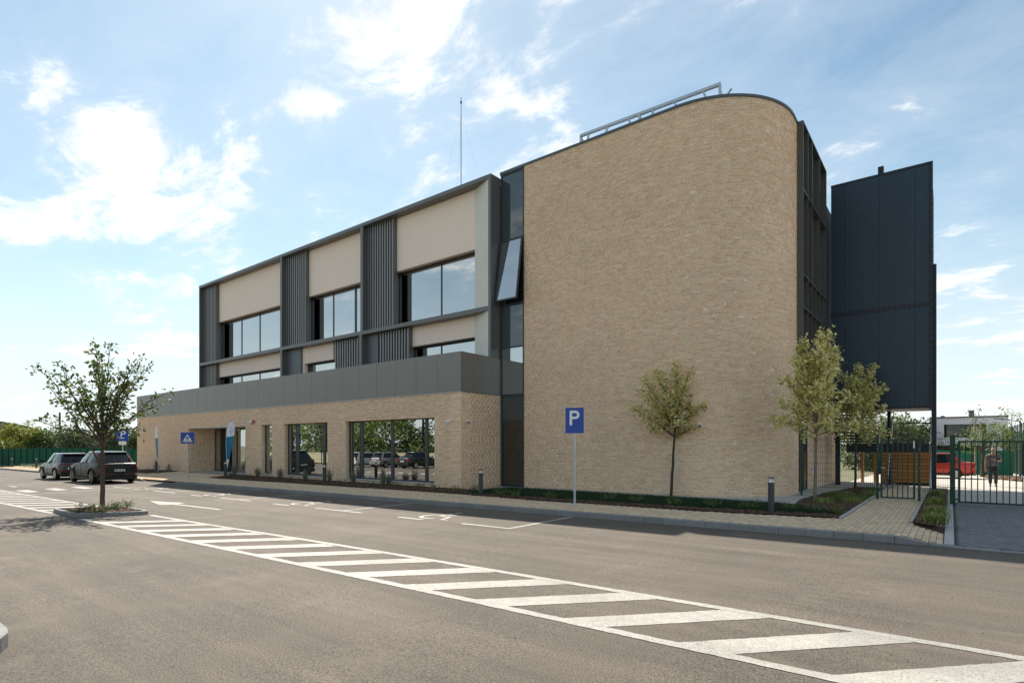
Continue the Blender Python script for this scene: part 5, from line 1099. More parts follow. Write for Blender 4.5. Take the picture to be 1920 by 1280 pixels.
    for nm, cond, mt, *sd in (('windows', lambda i, k: i < 3 and k not in cpil and k != 9, M['carglass']), ('roof', lambda i, k: i >= 3, spec.get('roofmat', pm_)), *[(nm_, cd_, pm_, sd_) for nm_, cd_ in (('rear_pillar', lambda i, k: i < 3 and k in cpil), ('front_pillar', lambda i, k: i < 3 and k == 9)) for sd_ in ((0,), (1,))]):
        o = sub(cond, sd[0] if sd else (0, 1)).build(nm, mt, e); o.data.shade_smooth()
        if nm == 'roof': o.data.set_sharp_from_angle(angle=R(50))
    MB().bar((xs_['rt']-.10, -wt*.85, zr-.075), (xs_['rt']-.10, wt*.85, zr-.075), .24, .035).build('rear_spoiler', spec.get('roofmat', pm_) if spec.get('spl') else M['carblack'], e)
    bp_ = MB()
    for s in (1, -1):
        for fr_ in g['b']:
            x0 = A[0][0]+(A[3][0]-A[0][0])*fr_; x1 = A[1][0]+(A[2][0]-A[1][0])*fr_; yb_ = wb_*(.93+.07*(1-abs(2*fr_-1))); yt_ = wt*(.97+.03*(1-abs(2*fr_-1))); bp_.bar((x0, s*(yb_+.01), zb_), (x1, s*(yt_+.01), zr-.05), .06, .03)
        if spec.get('trim'):
            path = [RGS[3][k] for k in range(9, 3, -1)]+[RGS[2][4], RGS[1][4]]+[RGS[0][k] for k in range(4, 10)]; q_ = MB(); q_.tube([(x, s*(y+.008), z+.004) for x, y, z in path], .010, 5); q_.build('window_trim', spec['trim'], e)
    bp_.build('door_pillar', M['carblack'], e)
    # wheels
    for x in xax:
        for s in (1, -1):
            wv = empty('wheel', (x, s*(W_/2-.115), wr)); wv.parent = e
            smooth_angle(MB().lathe([(wr*.70, -.11), (wr*.94, -.11), (wr, -.08), (wr, .08), (wr*.94, .11), (wr*.70, .11)], n=28, axis='y').build('tyre', M['tyre'], wv)); rm_ = MB(); rm_.lathe([(wr*.71, -.10), (wr*.71, .10)], n=28, axis='y')
            rm_ = MB(); rm_.lathe([(wr*.10, s*.06), (wr*.10, s*.105)], n=14, axis='y')
            for k in range(spec.get('spokes', 5)):
                a = 2*math.pi*k/spec.get('spokes', 5); rm_.bar((wr*.06*math.cos(a), s*.09, wr*.06*math.sin(a)), (wr*.70*math.cos(a), s*.095, wr*.70*math.sin(a)), .03, wr*.16, up=(0, 1, 0))
            rm_.lathe([(wr*.66, s*.06), (wr*.72, s*.06), (wr*.72, s*.112), (wr*.66, s*.112)], n=28, axis='y'); rm_.build('rim', spec.get('rim', M['rim']), wv); MB().lathe([(wr*.68, s*.01), (wr*.68, s*.03)], n=24, axis='y').build('brake', M['carblack'], wv)
    # underside and dark sills
    MB().box(xr+.25, xr+L_-.25, -W_/2+.16, W_/2-.16, .20, .42).build('underbody', M['carblack'], e)
    for s in (1, -1):
        MB().box(wr*1.15, wb-wr*1.15, min(s*(W_/2-.03), s*(W_/2+.012)), max(s*(W_/2-.03), s*(W_/2+.012)), .22, .34).build('sill', M['carblack'], e)
        if spec.get('cladding'):
            for x in xax:
                q_ = MB(); a_ = [R(12+156*k/12) for k in range(13)]; V = []
                for a in a_:
                    for r1, yy in ((1.13, .006), (1.27, .008)): V.append((x+wr*r1*math.cos(a), s*(W_/2*.995+yy), wr+wr*r1*math.sin(a)))
                q_.add(V, [(2*i, 2*i+1, 2*i+3, 2*i+2) for i in range(12)]); o = q_.build('arch_trim', M['carblack'], e); so_ = o.modifiers.new('t', 'SOLIDIFY'); so_.thickness = .05; so_.offset = 0
        mv = MB(); xm = A[3][0]-.32; mv.add(*[(lambda c: ([(c[0]+a*.07, c[1]+b*.11, c[2]+d*.075) for a, b, d in ((-1,-1,-1),(1,-.8,-.8),(1,.8,-.8),(-1,1,-1),(-1,-1,1),(1,-.8,.7),(1,.8,.7),(-1,1,1))], [(0,3,2,1),(4,5,6,7),(0,1,5,4),(1,2,6,5),(2,3,7,6),(3,0,4,7)]))((xm, s*(W_/2+.10), zb_+.07))][0]); mv.bar((xm, s*(W_/2-.08), zb_-.0), (xm, s*(W_/2+.05), zb_+.04), .05); mv.build('door_mirror', M['carblack'], e)
        for fr_ in (.36, .66): xx = xr+L_*fr_; MB().bar((xx, s*(W_/2+.0), spec['hz']), (xx+.2, s*(W_/2+.0), spec['hz']+.005), .03, .03).build('door_handle', spec.get('handle', pm_), e)
        for xx in spec['doors']: MB().bar((xx, s*(W_/2*.999), .36), (xx+.03, s*(W_/2*.985), zb_-.03), .008, .006).build('door_gap', M['carblack'], e)
    # rear end
    zp_ = spec['plate_z']; y_ = xr-spec.get('px', .012)
    MB().box(y_-.012, y_, -.26, .26, zp_-.055, zp_+.055).build('number_plate', M['plate'], e); MB().box(y_-.0135, y_-.0121, .215, .258, zp_-.05, zp_+.05).build('plate_band', M['plateblue'], e)
    q_ = MB(); 
    for k, (a, w2) in enumerate(((.15, .035), (.09, .04), (.0, .03), (-.05, .035), (-.13, .035), (-.18, .03))): q_.box(y_-.0135, y_-.0121, a-w2/2, a+w2/2, zp_-.028, zp_+.028)
    q_.build('plate_marks', M['carblack'], e)
    for item in spec['rear']:
        nm, mt, b = item; MB().box(*b).build(nm, mt, e)
    MB().box(xr+.02, xr+.5, -W_/2*.86, W_/2*.86, .24, .42).build('rear_valance', M['carblack'], e)
    hl = xr+L_
    for s in (1, -1): MB().box(hl-.42, hl-.06, min(s*W_*.30, s*W_*.455), max(s*W_*.30, s*W_*.455), .66, .78).build('headlight', M['chrome'], e)
    # seats and wheel seen through the glass
    for x in (A[0][0]+(A[3][0]-A[0][0])*.30, A[0][0]+(A[3][0]-A[0][0])*.62):
        for s in (.38, -.38): MB().box(x-.07, x+.07, s-.24, s+.24, .5, zb_+.12).build('seat_back', M['seat'], e)
    return e
def suv_st(k=1.): return [(0, .80, .98*k, .42, .02), (.012, .88, 1.02*k, .34, .02), (.05, .965, 1.06*k, .27, .025), (.16, 1., 1.08*k, .24, .03), (.34, 1., 1.07*k, .23, .03), (.55, .985, 1.05*k, .23, .04), (.70, .985, 1.03*k, .23, .05), (.82, .975, .99*k, .24, .06), (.92, .93, .90*k, .26, .06), (.975, .82, .80*k, .30, .04), (1., .70, .70*k, .36, .02)]
def sedan_st(): return [(0, .80, .90, .40, .02), (.012, .87, .95, .32, .03), (.05, .95, .98, .25, .035), (.14, .99, .99, .22, .04), (.30, 1., .96, .21, .04), (.50, 1., .94, .21, .04), (.66, .99, .93, .21, .05), (.80, .975, .89, .22, .06), (.92, .92, .80, .25, .06), (.975, .82, .70, .29, .04), (1., .70, .60, .34, .02)]
def hatch_st(): return [(0, .82, .90, .38, .02), (.012, .89, .94, .30, .03), (.05, .96, .96, .24, .03), (.16, 1., .96, .21, .03), (.34, 1., .95, .20, .03), (.55, .99, .94, .20, .04), (.70, .985, .92, .20, .05), (.82, .97, .88, .21, .06), (.92, .92, .80, .24, .06), (.975, .82, .70, .29, .04), (1., .70, .60, .34, .02)]
black = car_paint('car_black', (.012, .012, .012), .1, .45, .12); grey = car_paint('car_grey', (.10, .108, .122), .4, .34, .35); redp = car_paint('car_red', (.42, .026, .014), .25, .3); whitep = car_paint('car_white', (.72, .72, .72), .0, .3); silver = car_paint('car_silver', (.42, .43, .42), .7, .3); darkp = car_paint('car_dark', (.03, .032, .034), .4, .3)
roofsil = car_paint('car_roof', (.30, .31, .33), .5, .25)
W2 = 1.0
sp = dict(L=5.1, W=2.0, H=1.74, wb=3.1, r=.385, ro=1.0, paint=black, roofmat=roofsil, st=suv_st(1.06), gh=dict(z0=1.13, wt=.68, wb=.93, rb=.025, rt=.15, ft=.52, fb=.74, b=(.30, .52), cols=(2, 3, 4)), trim=M['redtrim'], doors=(.62, 1.62, 2.55), hz=.92, plate_z=.72, px=.03, spokes=6, cladding=True,
          rear=[('tail_light', M['tail'], (-1.0, -.90, .56, .82, .97, 1.02)), ('tail_light', M['tail'], (-1.0, -.90, -.82, -.56, .97, 1.02)), ('reflector', M['tail'], (-.93, -.80, .82, .90, .60, .82)), ('reflector', M['tail'], (-.93, -.80, -.90, -.82, .60, .82)), ('diffuser_trim', M['redtrim'], (-1.04, -1.015, .22, .70, .50, .525)), ('diffuser_trim', M['redtrim'], (-1.04, -1.015, -.70, -.22, .50, .525)),
                ('exhaust', M['chrome'], (-1.035, -.95, .74, .86, .44, .56)), ('exhaust', M['chrome'], (-1.035, -.95, -.86, -.74, .44, .56)), ('bumper', M['carblack'], (-1.025, -.9, -.82, .82, .40, .62))])
cw = onsurf(175.7, 906.3, gz); CARX, CARY = cw[0], cw[1]+.86
car(sp, (CARX, CARY, gz(CARX, CARY)), math.pi+R(1.0), 'matt black SUV with red trim parked in the bay nearest the entrance', 'cars parked along the kerb')
sp2 = dict(L=4.5, W=1.85, H=1.64, wb=2.72, r=.345, ro=.86, paint=grey, roofmat=roofsil, st=suv_st(1.0), gh=dict(z0=1.05, wt=.72, wb=.94, rb=.02, rt=.12, ft=.54, fb=.76, b=(.30, .52), cols=(3, 4)), doors=(.55, 1.45, 2.25), hz=.90, plate_z=.62, px=.02, spokes=5, cladding=True, rim=M['rimsilver'],
           rear=[('tail_light', M['tail'], (-.872, -.80, -.86, .86, .93, .99)), ('reflector', M['tail'], (-.89, -.84, .45, .78, .52, .56)), ('reflector', M['tail'], (-.89, -.84, -.78, -.45, .52, .56)), ('bumper', M['carblack'], (-.885, -.8, -.78, .78, .34, .58))])
c2 = onsurf(102, 899, gz); car(sp2, (c2[0]+.2, CARY-.05, gz(c2[0], 0)), math.pi+R(.5), 'metallic grey crossover parked in front of the black SUV', 'cars parked along the kerb')
sed = dict(L=4.29, W=1.74, H=1.52, wb=2.63, r=.30, ro=.86, paint=redp, st=sedan_st(), gh=dict(z0=.97, wt=.66, wb=.93, rb=.10, rt=.235, ft=.54, fb=.72, b=(.22, .55), cp=.15, sp=.03), doors=(.55, 1.4, 2.2), hz=.86, plate_z=.66, px=.015, spokes=6, rim=M['rimsilver'],
           rear=[('tail_light', M['tail'], (-.872, -.78, .58, .82, .66, .92)), ('tail_light', M['tail'], (-.872, -.78, -.82, -.58, .66, .92)), ('boot_strip', M['chrome'], (-.888, -.86, -.45, .45, .74, .765)), ('bumper', redp, (-.90, -.8, -.78, .78, .36, .56))])
rc = onsurf(1791, 896.5, gz); car(sed, (rc[0]+.05, rc[1]-.2, gz(rc[0], rc[1])), math.pi-R(3), 'red four-door sedan parked in the yard behind the vehicle gate', None)
def variant(base, **k): d = dict(base); d.update(k); return d
hat = dict(L=3.9, W=1.70, H=1.47, wb=2.5, r=.30, ro=.68, paint=whitep, st=hatch_st(), gh=dict(z0=.95, wt=.74, wb=.94, rb=.015, rt=.10, ft=.55, fb=.74, b=(.2, .52), cp=.14, sp=.06), doors=(.5, 1.35, 2.1), hz=.84, plate_z=.70, px=.015, spokes=6, rim=M['rimsilver'],
           rear=[('tail_light', M['tail'], (-.69, -.6, .62, .80, .75, .98)), ('tail_light', M['tail'], (-.69, -.6, -.80, -.62, .75, .98)), ('bumper', whitep, (-.71, -.62, -.76, .76, .34, .56))])
cX = [-46.5, -42.9, -38.8]
for k, (x, s_, lb) in enumerate(((cX[0], hat, 'white hatchback mirrored in the left of the large window'), (cX[1], variant(hat, paint=silver, rear=[(a, silver if m_ is whitep else m_, b) for a, m_, b in hat['rear']]), 'silver hatchback mirrored in the middle of the large window'), (cX[2], variant(sed, paint=darkp, rear=[(a, darkp if m_ is redp else m_, b) for a, m_, b in sed['rear']]), 'dark sedan mirrored right of the silver hatchback in the large window'))):
    car(s_, (x, -1.6, gz(x, 0)), -math.pi/2, lb, 'cars parked across the car park')
# ================================================================== PERSON
def person(loc, rz, label):
    e = empty('person', loc, rz, label=label, cat='person')      # faces -y locally
    M['skin'] = mat('skin', (.30, .155, .10), .6, var=.05, scale=20); M['shirt'] = mat('grey_shirt', (.085, .083, .085), .85, var=.4, scale=26, wear=(14., .58, .68, (.26, .25, .24))); M['trouser'] = mat('dark_trousers', (.022, .023, .027), .85, var=.1); M['shoe'] = mat('dark_shoe', (.02, .02, .03), .5); M['hair'] = mat('grey_hair', (.16, .15, .14), .8)
    def skin(name, verts, edges, rad, m, root=0, lev=2, parent=e):
        me = bpy.data.meshes.new(name); me.from_pydata(verts, edges, []); o = link(name, me, None); md = o.modifiers.new('skin', 'SKIN'); md.use_smooth_shade = True; sv = me.skin_vertices[0].data
        for i, r_ in enumerate(rad): sv[i].radius = r_ if isinstance(r_, tuple) else (r_, r_)
        sv[root].use_root = True; sb = o.modifiers.new('sub', 'SUBSURF'); sb.levels = lev; sb.render_levels = lev
        dg = bpy.context.evaluated_depsgraph_get(); me2 = bpy.data.meshes.new_from_object(o.evaluated_get(dg)); bpy.data.objects.remove(o); me2.materials.clear(); me2.materials.append(m); me2.shade_smooth(); return link(name, me2, parent)
    # body: one continuous surface, right arm hanging, left forearm raised across the chest, left leg stepping forward
    V = [(0, 0, .95), (0, -.01, 1.12), (0, -.02, 1.30), (0, 0, 1.44), (0, -.01, 1.53), (0, -.03, 1.62), (0, -.035, 1.71),
         (-.19, .0, 1.41), (-.255, .02, 1.14), (-.265, -.03, .90), (-.26, -.05, .80), (.19, 0, 1.41), (.27, -.03, 1.16), (.10, -.26, 1.19), (.03, -.30, 1.23),
         (-.095, .0, .88), (-.10, .05, .48), (-.10, .16, .10), (.095, -.02, .88), (.10, -.14, .49), (.10, -.14, .09), (-.10, .06, .045), (.10, -.27, .04)]
    E_ = [(0, 1), (1, 2), (2, 3), (3, 4), (4, 5), (5, 6), (3, 7), (7, 8), (8, 9), (9, 10), (3, 11), (11, 12), (12, 13), (13, 14), (0, 15), (15, 16), (16, 17), (0, 18), (18, 19), (19, 20), (17, 21), (20, 22)]
    r_ = [(.155, .12), (.165, .135), (.17, .125), (.13, .09), .06, (.078, .092), (.07, .085), .072, .05, .036, .03, .072, .05, .036, .03, .09, .062, .044, .09, .062, .044, .04, .04]
    skin('body', V, E_, r_, M['skin'])
    skin('shirt', [(0, 0, .90), (0, -.012, 1.12), (0, -.02, 1.30), (0, 0, 1.425), (0, -.005, 1.48), (-.19, 0, 1.40), (-.243, .015, 1.20), (.19, 0, 1.40), (.252, -.02, 1.21)], [(0, 1), (1, 2), (2, 3), (3, 4), (3, 5), (5, 6), (3, 7), (7, 8)], [(.19, .155), (.195, .165), (.195, .15), (.15, .108), .072, .09, .078, .09, .078], M['shirt'])
    skin('trousers', [(0, 0, .95), (-.095, 0, .86), (-.10, .05, .48), (-.10, .15, .10), (.095, -.02, .86), (.10, -.14, .49), (.10, -.14, .10)], [(0, 1), (1, 2), (2, 3), (0, 4), (4, 5), (5, 6)], [(.16, .125), .108, .082, .066, .108, .082, .066], M['trouser'])
    for x, y in ((-.10, .10), (.10, -.21)): mb = MB(); mb.add([(x+a*.05, y+b, z) for b, z, w in () for a in (-1, 1)], []); o = skin('shoe', [(x, y+.09, .045), (x, y, .05), (x, y-.13, .035)], [(0, 1), (1, 2)], [(.042, .04), (.045, .045), (.045, .03)], M['shoe'], 0, 2)
    hz_ = 1.655; hd = MB()
    def ell(mb, c, r, nu=14, nv=10, f=None):
        V = []; 
        for i in range(nv+1):
            t = math.pi*i/nv
            for k in range(nu): a = 2*math.pi*k/nu; p = [r[0]*math.sin(t)*math.cos(a), r[1]*math.sin(t)*math.sin(a), r[2]*math.cos(t)]; V.append((c[0]+p[0], c[1]+p[1], c[2]+p[2]))
        mb.add(V, [(i*nu+k, i*nu+(k+1) % nu, (i+1)*nu+(k+1) % nu, (i+1)*nu+k) for i in range(nv) for k in range(nu)])
    ell(hd, (0, -.045, hz_), (.078, .098, .118)); ell(hd, (0, -.09, hz_-.06), (.05, .05, .05)); ell(hd, (0, -.15, hz_-.012), (.014, .022, .024), 8, 6); ell(hd, (.080, -.03, hz_), (.012, .022, .034), 8, 6); ell(hd, (-.080, -.03, hz_), (.012, .022, .034), 8, 6)
    o = hd.build('face', M['skin'], e); o.data.shade_smooth()
    hr = MB(); ell(hr, (0, -.022, hz_+.028), (.083, .098, .102)); o = hr.build('hair', M['hair'], e); o.data.shade_smooth()
    ft = MB(); 
    for s in (-1, 1): ell(ft, (s*.030, -.131, hz_+.012), (.012, .010, .007), 8, 6)
    ft.box(-.028, .028, -.139, -.128, hz_-.062, hz_-.056); ft.build('eyes_and_mouth', M['black'], e)
    for (c, d, up) in (((-.26, -.055, .78), (0, -.15, -1), (-.3, -1, 0)), ((.01, -.31, 1.235), (-.85, -.1, .35), (0, -1, 0))):   # hands: palm and five bent fingers
        c = Vector(c); d = Vector(d).normalized(); u = Vector(up).normalized(); a = d.cross(u).normalized()
        hv = [tuple(c), tuple(c+d*.07)]; skin('hand', hv, [(0, 1)], [(.036, .018), (.038, .016)], M['skin'], 0, 1)
        for k, l in enumerate((.062, .072, .068, .052)):
            b = c+d*.075+a*(-.028+.019*k); skin('finger', [tuple(b), tuple(b+d*l*.5+u*.006), tuple(b+d*l*.8+u*.026)], [(0, 1), (1, 2)], [.009, .0085, .007], M['skin'], 0, 1)
        b = c+d*.015-a*.03; skin('thumb', [tuple(b), tuple(b+d*.035-a*.022), tuple(b+d*.062-a*.02+u*.012)], [(0, 1), (1, 2)], [.011, .010, .008], M['skin'], 0, 1)
    return e
pp = G(1862, 912); person((pp[0], pp[1], gz(pp[0], pp[1])+.02), R(-4), 'person in a grey patterned shirt and dark trousers walking toward the gate')
# ================================================================== BACKGROUND, RIGHT
def hx(p, Y): return fx(p, Y)
YH = 62.0; hs = empty('white_house', label='white flat-roofed modern house with a wide dark window behind the yard', cat='house')
M['housewhite'] = mat('white_render', (.62, .64, .68), .9, var=.03, scale=1.5); M['housedark'] = glass_mat('house_glass', (.1, .13, .13), 1.6, through=.5, body=(.02, .04, .035))
X0, X1 = fx(1744, YH), fx(1890, YH); zr_ = fz(1760, 784, YH); zr2 = fz(1885, 780, YH)
wz0, wz1 = fz(1800, 820, YH), fz(1800, 795, YH); wx0, wx1 = fx(1770, YH), fx(1849, YH); zlow = fz(1800, 835, YH)
part(hs, 'wall', 'housewhite', (X0, wx0, YH, YH+9, zlow, zr_), (wx1, X1, YH, YH+9, zlow, zr_), (wx0, wx1, YH, YH+9, zlow, wz0), (wx0, wx1, YH, YH+9, wz1, zr_)); part(hs, 'roof_edge', 'coping', (X0-.05, X1+.05, YH-.08, YH+9, zr_, zr_+.12))
xm_ = fx(1822, YH); part(hs, 'window', 'housedark', (wx0, xm_, YH+.2, YH+.25, wz0, wz1)); M['woodbrown'] = mat('brown_timber', (.14, .08, .045), .7, island=.2)
nb = 9
for k in range(nb): a = xm_+(wx1-xm_)*k/nb; part(hs, 'board', 'woodbrown', (a+.01, a+(wx1-xm_)/nb-.01, YH+.12, YH+.2, wz0, wz1))
part(hs, 'curtain', 'room', (wx0, xm_, YH+.8, YH+.9, wz0, wz1)); part(hs, 'lower_wall', 'woodbrown', (X0+.3, fx(1785, YH), YH+.5, YH+.6, -.8, zlow)); part(hs, 'lower_glass', 'housedark', (fx(1785, YH), X1-1.5, YH+.5, YH+.6, -.8, zlow)); part(hs, 'lower_pier', 'housewhite', (X1-1.5, X1, YH+.3, YH+9, -.8, zlow-.01))
cxx = fx(1823, YH); part(hs, 'chimney', 'coping', (cxx-.18, cxx+.18, YH+2, YH+2.4, zr_, fz(1823, 769, YH+2))); part(hs, 'roof_vent', 'coping', (fx(1767, YH)-.15, fx(1767, YH)+.15, YH+2, YH+2.3, zr_, zr_+.3))
YN = 50.0; nf = empty('green_fence', label='green privacy-net fence behind the red car', cat='fence'); a, b = fx(1740, YN), fx(1900, YN); zt_ = fz(1800, 844, YN)
part(nf, 'net', 'mesh_green', (a, b, YN, YN+.02, gz(0, YN)-.1, zt_)); k = a
while k < b: part(nf, 'post', 'fgreen', (k-.03, k+.03, YN-.04, YN, gz(0, YN)-.1, zt_+.1)); k += 2.5
# tall side fence of green posts with netting along the right of the yard
sf = empty('tall_fence', label='tall dark green post and net fence along the right side of the yard', cat='fence'); q0 = G(1886, 884)[:2]; q1 = G(1928, 894)[:2]
M['netdark'] = mat('dark_net', (.010, .06, .042), .85, var=.1)
d0 = np.array(q0); d1 = np.array(q1)
for k in range(13):
    t = k/12; p = d0+(d1-d0)*t; gg = gz(p[0], p[1]); part(sf, 'post', 'fgreen', (p[0]-.035, p[0]+.035, p[1]-.035, p[1]+.035, gg-.1, gg+3.35+.02*k))
mb = MB(); mb.bar((q0[0]+.03, q0[1], gz(*q0)+1.55), (q1[0]+.03, q1[1], gz(*q1)+1.55), .012, 2.9); mb.build('net', M['netdark'], sf)
def lamp_post(p, h, arm, label):
    e = empty('lamp_post', p, label=label, cat='lamp', group='lamp posts in the yard'); mb = MB(); mb.tube([(0, 0, 0), (0, 0, h)], [.06, .045], 8); mb.build('pole', M['post'], e); mb = MB(); mb.tube([(0, 0, h-.05), (arm[0]*.9, arm[1]*.9, h+arm[2])], .025, 6); mb.build('arm', M['post'], e)
    mb = MB(); mb.bar((arm[0]*.8, arm[1]*.8, h+arm[2]*.9), (arm[0]*1.25, arm[1]*1.25, h+arm[2]*1.1), .16, .05); mb.build('lamp_head', M['post'], e); MB().box(-.14, .14, -.14, .14, -.02, .04).build('base_plate', M['edge'], e); return e
gp = G(1913, 895); lamp_post(gp, fz(1913, 789, gp[1])-gp[2], (-1.0, .0, .17), 'lamp post with a long arm beside the tall green fence'); gp = G(1882, 884); lamp_post(gp, fz(1882, 797, gp[1])-gp[2], (.1, .0, .08), 'short dark lamp post left of the tall green fence')
YT2 = 46
far_tree('leafy_tree', (fx(1842, YT2), YT2, gz(1, YT2)), 3.15, 3.4, 'leafC', 'flat-topped green tree in front of the white house', 1500, 301, .66, 9, None, .15)
far_tree('sparse_sapling', (fx(1828, 48), 48, gz(1, 48)), 5.0, 1.6, 'leafC', 'thin sparse sapling in front of the dark house window', 130, 302, .5, 7, None, .14, bark='barkB')
for k, (p, Y, H_, w_, m_) in enumerate(((1690, 58, 4.6, 4.6, 'leafC'), (1722, 62, 4.2, 4.2, 'leafD'), (1740, 64, 3.6, 3.4, 'leafC'), (1655, 56, 4.3, 4.2, 'leafD'), (1620, 60, 4.2, 4.6, 'leafC'))):
    far_tree('green_tree', (fx(p, Y), Y, gz(-2, Y)), H_, w_, m_, ['bushy green tree seen under the stair tower', 'darker tree right of the bushy one under the stair tower', 'small tree between stair tower and white house', 'grey-green tree behind the stair louvres', 'green tree glimpsed behind the leaning maple'][k], 3600, 310+k, .05, 12, 'trees seen under the stair tower', .26)
far_tree('thin_tree', (fx(1897, 55), 55, gz(1, 55)), 5.2, 1.8, 'leafY', 'thin yellowish tree behind the tall green fence', 420, 330, .3, 7, None, .15)
chips('bark_mulch', scatter([(fx(1848, 44), 44), (fx(1915, 40), 40), (fx(1915, 44), 45), (fx(1850, 47), 47)], 700), lambda x, y: gz(x, y)+.05, 'brown mulch mound behind the walking person', .16)
# ================================================================== BACKGROUND, LEFT
fl = empty('screen_fence', label='green netted mesh fence at the far end of the car park', cat='fence'); A0 = np.array(onsurf(-60, 869, lambda x, y: -.4)[:2]); A1 = np.array(onsurf(262, 873, lambda x, y: -.25)[:2]); n = 26
zf0 = lambda x, y: gz(x, y)+.1
for k in range(n):
    p = A0+(A1-A0)*k/n; q2 = A0+(A1-A0)*(k+1)/n; z0 = zf0(*p); part(fl, 'post', 'fgreen', (p[0]-.04, p[0]+.04, p[1]-.04, p[1]+.04, z0-.3, z0+2.25)); mb = MB(); mb.bar((p[0], p[1]+.05, z0+.95), (q2[0], q2[1]+.05, zf0(*q2)+.95), .02, 2.0 if k < 21 else 1.6); mb.build('net', M['mesh_green'], fl)
    wv = MB()
    for j in range(9): u = p+(q2-p)*j/9; wv.tube([(u[0], u[1]-.05, z0-.1), (u[0], u[1]-.05, z0+2.15)], .006, 3, False)
    wv.build('wire_panel', M['fgreen'], fl)
wh = empty('warehouse', label='dark-roofed warehouse behind the trees at the far left', cat='warehouse'); DW = 135.0
def atd(x, y, d): r = ray(x, y); return CAMP+r*d
M['roofnavy'] = mat('warehouse_roof', (.018, .028, .045), .5); M['whwall'] = mat('warehouse_wall', (.34, .36, .38), .8); dpt = ray(67, HOR)*22
mb = MB(); mb.prism([(*atd(-140, 0, DW)[:2], -1.5), (*atd(67, 0, DW)[:2], -1.5), atd(67, 804, DW), atd(50, 798, DW), atd(6, 790, DW), atd(-140, 782, DW)], dpt); mb.build('dark_shell', M['roofnavy'], wh)
mb = MB(); mb.prism([(*atd(-140, 0, DW-.2)[:2], -1.4), (*atd(51, 0, DW-.2)[:2], -1.4), atd(51, 807, DW-.2), atd(-140, 807, DW-.2)], FW*.15); mb.build('pale_wall', M['whwall'], wh)
lft = [(-30, 78, 5.3, 5.0, 'leafD'), (12, 74, 4.7, 5.2, 'leafD'), (36, 70, 5.0, 4.4, 'leafY'), (66, 76, 4.2, 4.4, 'leafD'), (92, 72, 4.4, 4.6, 'leafC'), (120, 76, 3.9, 4.2, 'leafC'), (148, 72, 4.4, 5.0, 'leafD'), (172, 74, 4.1, 4.6, 'leafD'), (205, 76, 4.0, 5.0, 'leafC'), (232, 72, 4.3, 4.6, 'leafD'), (262, 76, 4.4, 4.4, 'leafC')]
llab = ['grey-green tree at the extreme left edge above the fence', 'grey-green tree in front of the warehouse', 'bright yellow-green tree at the corner of the warehouse', 'dull green tree right of the yellow-green one', 'green tree left of the utility pole', 'low green tree at the foot of the utility pole', 'broad grey-green tree behind the grey car', 'grey-green tree behind the slim tree trunk, left side', 'green tree behind the slim tree trunk, right side', 'grey-green tree behind the far parking sign', 'green tree next to the end of the brick wing']
for k, (p, d, H_, w_, m_) in enumerate(lft):
    q3 = atd(p, 840, d); far_tree('verge_tree', (q3[0], q3[1], -.5), H_, w_, m_, llab[k], 4200, 400+k, .04, 13, 'trees beyond the car park fence', .30)
q3 = atd(112, 840, 95); e = empty('utility_pole', (q3[0], q3[1], -.6), label='brown utility pole with wires rising above the trees', cat='pole'); zt_ = atd(112, 773, 95)[2]+.6; mb = MB(); mb.tube([(0, 0, 0), (0, 0, zt_)], [.19, .14], 8); mb.build('pole', M['barkA'], e)
for dx in (-40, 34): mb = MB(); mb.tube([tuple(np.array([0, 0, zt_-.6])+RT*dx*t+np.array([0, 0, -2.2*4*t*(1-t)-.3*t])) for t in np.linspace(0, 1, 9)], .02, 3); mb.build('wire', M['black'], e)
# far verge with low planting beyond the left pavement
vg = [(x, 14.3+random.random()*2.6) for x in np.linspace(-74, -48.5, 260)]; LC = []; LD = []
for x, y in vg:
    for j in range(26): LC.append((x+random.gauss(0, .22), y+random.gauss(0, .3), gz(x, y)+.15+random.random()*.33)); LD.append((random.gauss(0, .5), random.gauss(0, .5), .7))
tag(leaf_mesh('ground_cover', LC, LD, .11, M['leafD'], None), 'dry green ground cover on the verge before the far fence', 'ground cover', kind='stuff')
rect = MB(); rect.poly([(-75, 14.1, gz(-75, 0)+.12), (-47, 14.1, gz(-47, 0)+.12), (-47, 30, gz(-47, 0)+.12), (-75, 24, gz(-75, 0)+.12)]); tag(rect.build('verge', M['earth']), 'grassy verge beyond the end of the brick wing', 'verge', kind='structure')
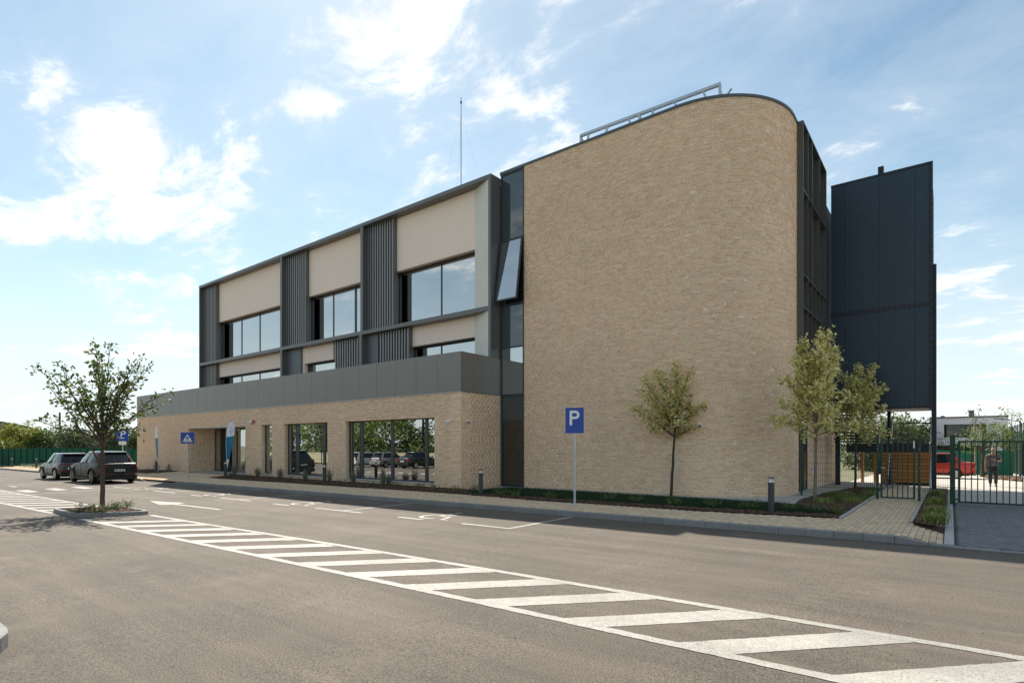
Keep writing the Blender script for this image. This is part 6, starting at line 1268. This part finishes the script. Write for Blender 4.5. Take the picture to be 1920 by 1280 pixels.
# ================================================================== BEHIND THE CAMERA: what the ground floor windows mirror
bf = empty('boundary_fence', label='green post fence across the car park mirrored in the ground floor windows', cat='fence'); M['straw'] = mat('dry_grass_bank', (.30, .26, .16), .95, var=.2, scale=3)
for k in range(28): x = -75+3.2*k; part(bf, 'post', 'fgreen', (x-.04, x+.04, -8.04, -7.96, gz(x, 0)-.2, gz(x, 0)+1.9))
for z in (.5, 1.2, 1.8): mb = MB(); mb.bar((-75, -8, gz(-75, 0)+z), (12, -8, z), .03, .03); mb.build('rail', M['fgreen'], bf)
mb = MB(); mb.poly([(-90, -8.6, -.5), (20, -8.6, .05), (20, -13, 1.2), (-90, -13, .8)]); tag(mb.build('grass_bank', M['straw']), 'dry grass bank across the car park mirrored in the windows', 'bank', kind='structure')
bt = [(-84, 6.5, 7, 'leafH'), (-76, 7.5, 7, 'leafH'), (-69, 8.5, 6.5, 'leafD'), (-63, 7, 6.5, 'leafH'), (-57, 7.8, 6.2, 'leafH'), (-51.5, 9.6, 6.4, 'leafH'), (-46.5, 7, 5.5, 'leafH'), (-42.5, 11.0, 6.2, 'leafE'), (-37.5, 7.2, 5.6, 'leafH'), (-32.5, 8.2, 6.0, 'leafH'), (-27, 6.6, 6, 'leafD'), (-21, 7.5, 6.5, 'leafH'), (-14, 7, 6.5, 'leafH')]
HL = ['hedgerow tree mirrored at the far left of the glass', 'second hedgerow tree across the car park', 'grey-green hedgerow tree across the car park', 'fourth hedgerow tree across the car park', 'hedgerow tree mirrored in the narrow window', 'tall hedgerow tree mirrored in the middle window', 'hedgerow tree mirrored left of the conifer', 'dark conifer mirrored in the right half of the large window', 'hedgerow tree mirrored right of the conifer', 'hedgerow tree opposite the curved wall', 'grey-green hedgerow tree opposite the lawn', 'hedgerow tree opposite the parking sign', 'last hedgerow tree opposite the footpath']
for k, (x, H_, w_, m_) in enumerate(bt):
    far_tree('hedgerow_tree', (x, -15-random.random()*3, -.2), H_, w_, m_, HL[k], 3600, 500+k, .03, 14, 'hedgerow trees mirrored in the glass', .42, conic=(m_ == 'leafE'))
# ================================================================== air
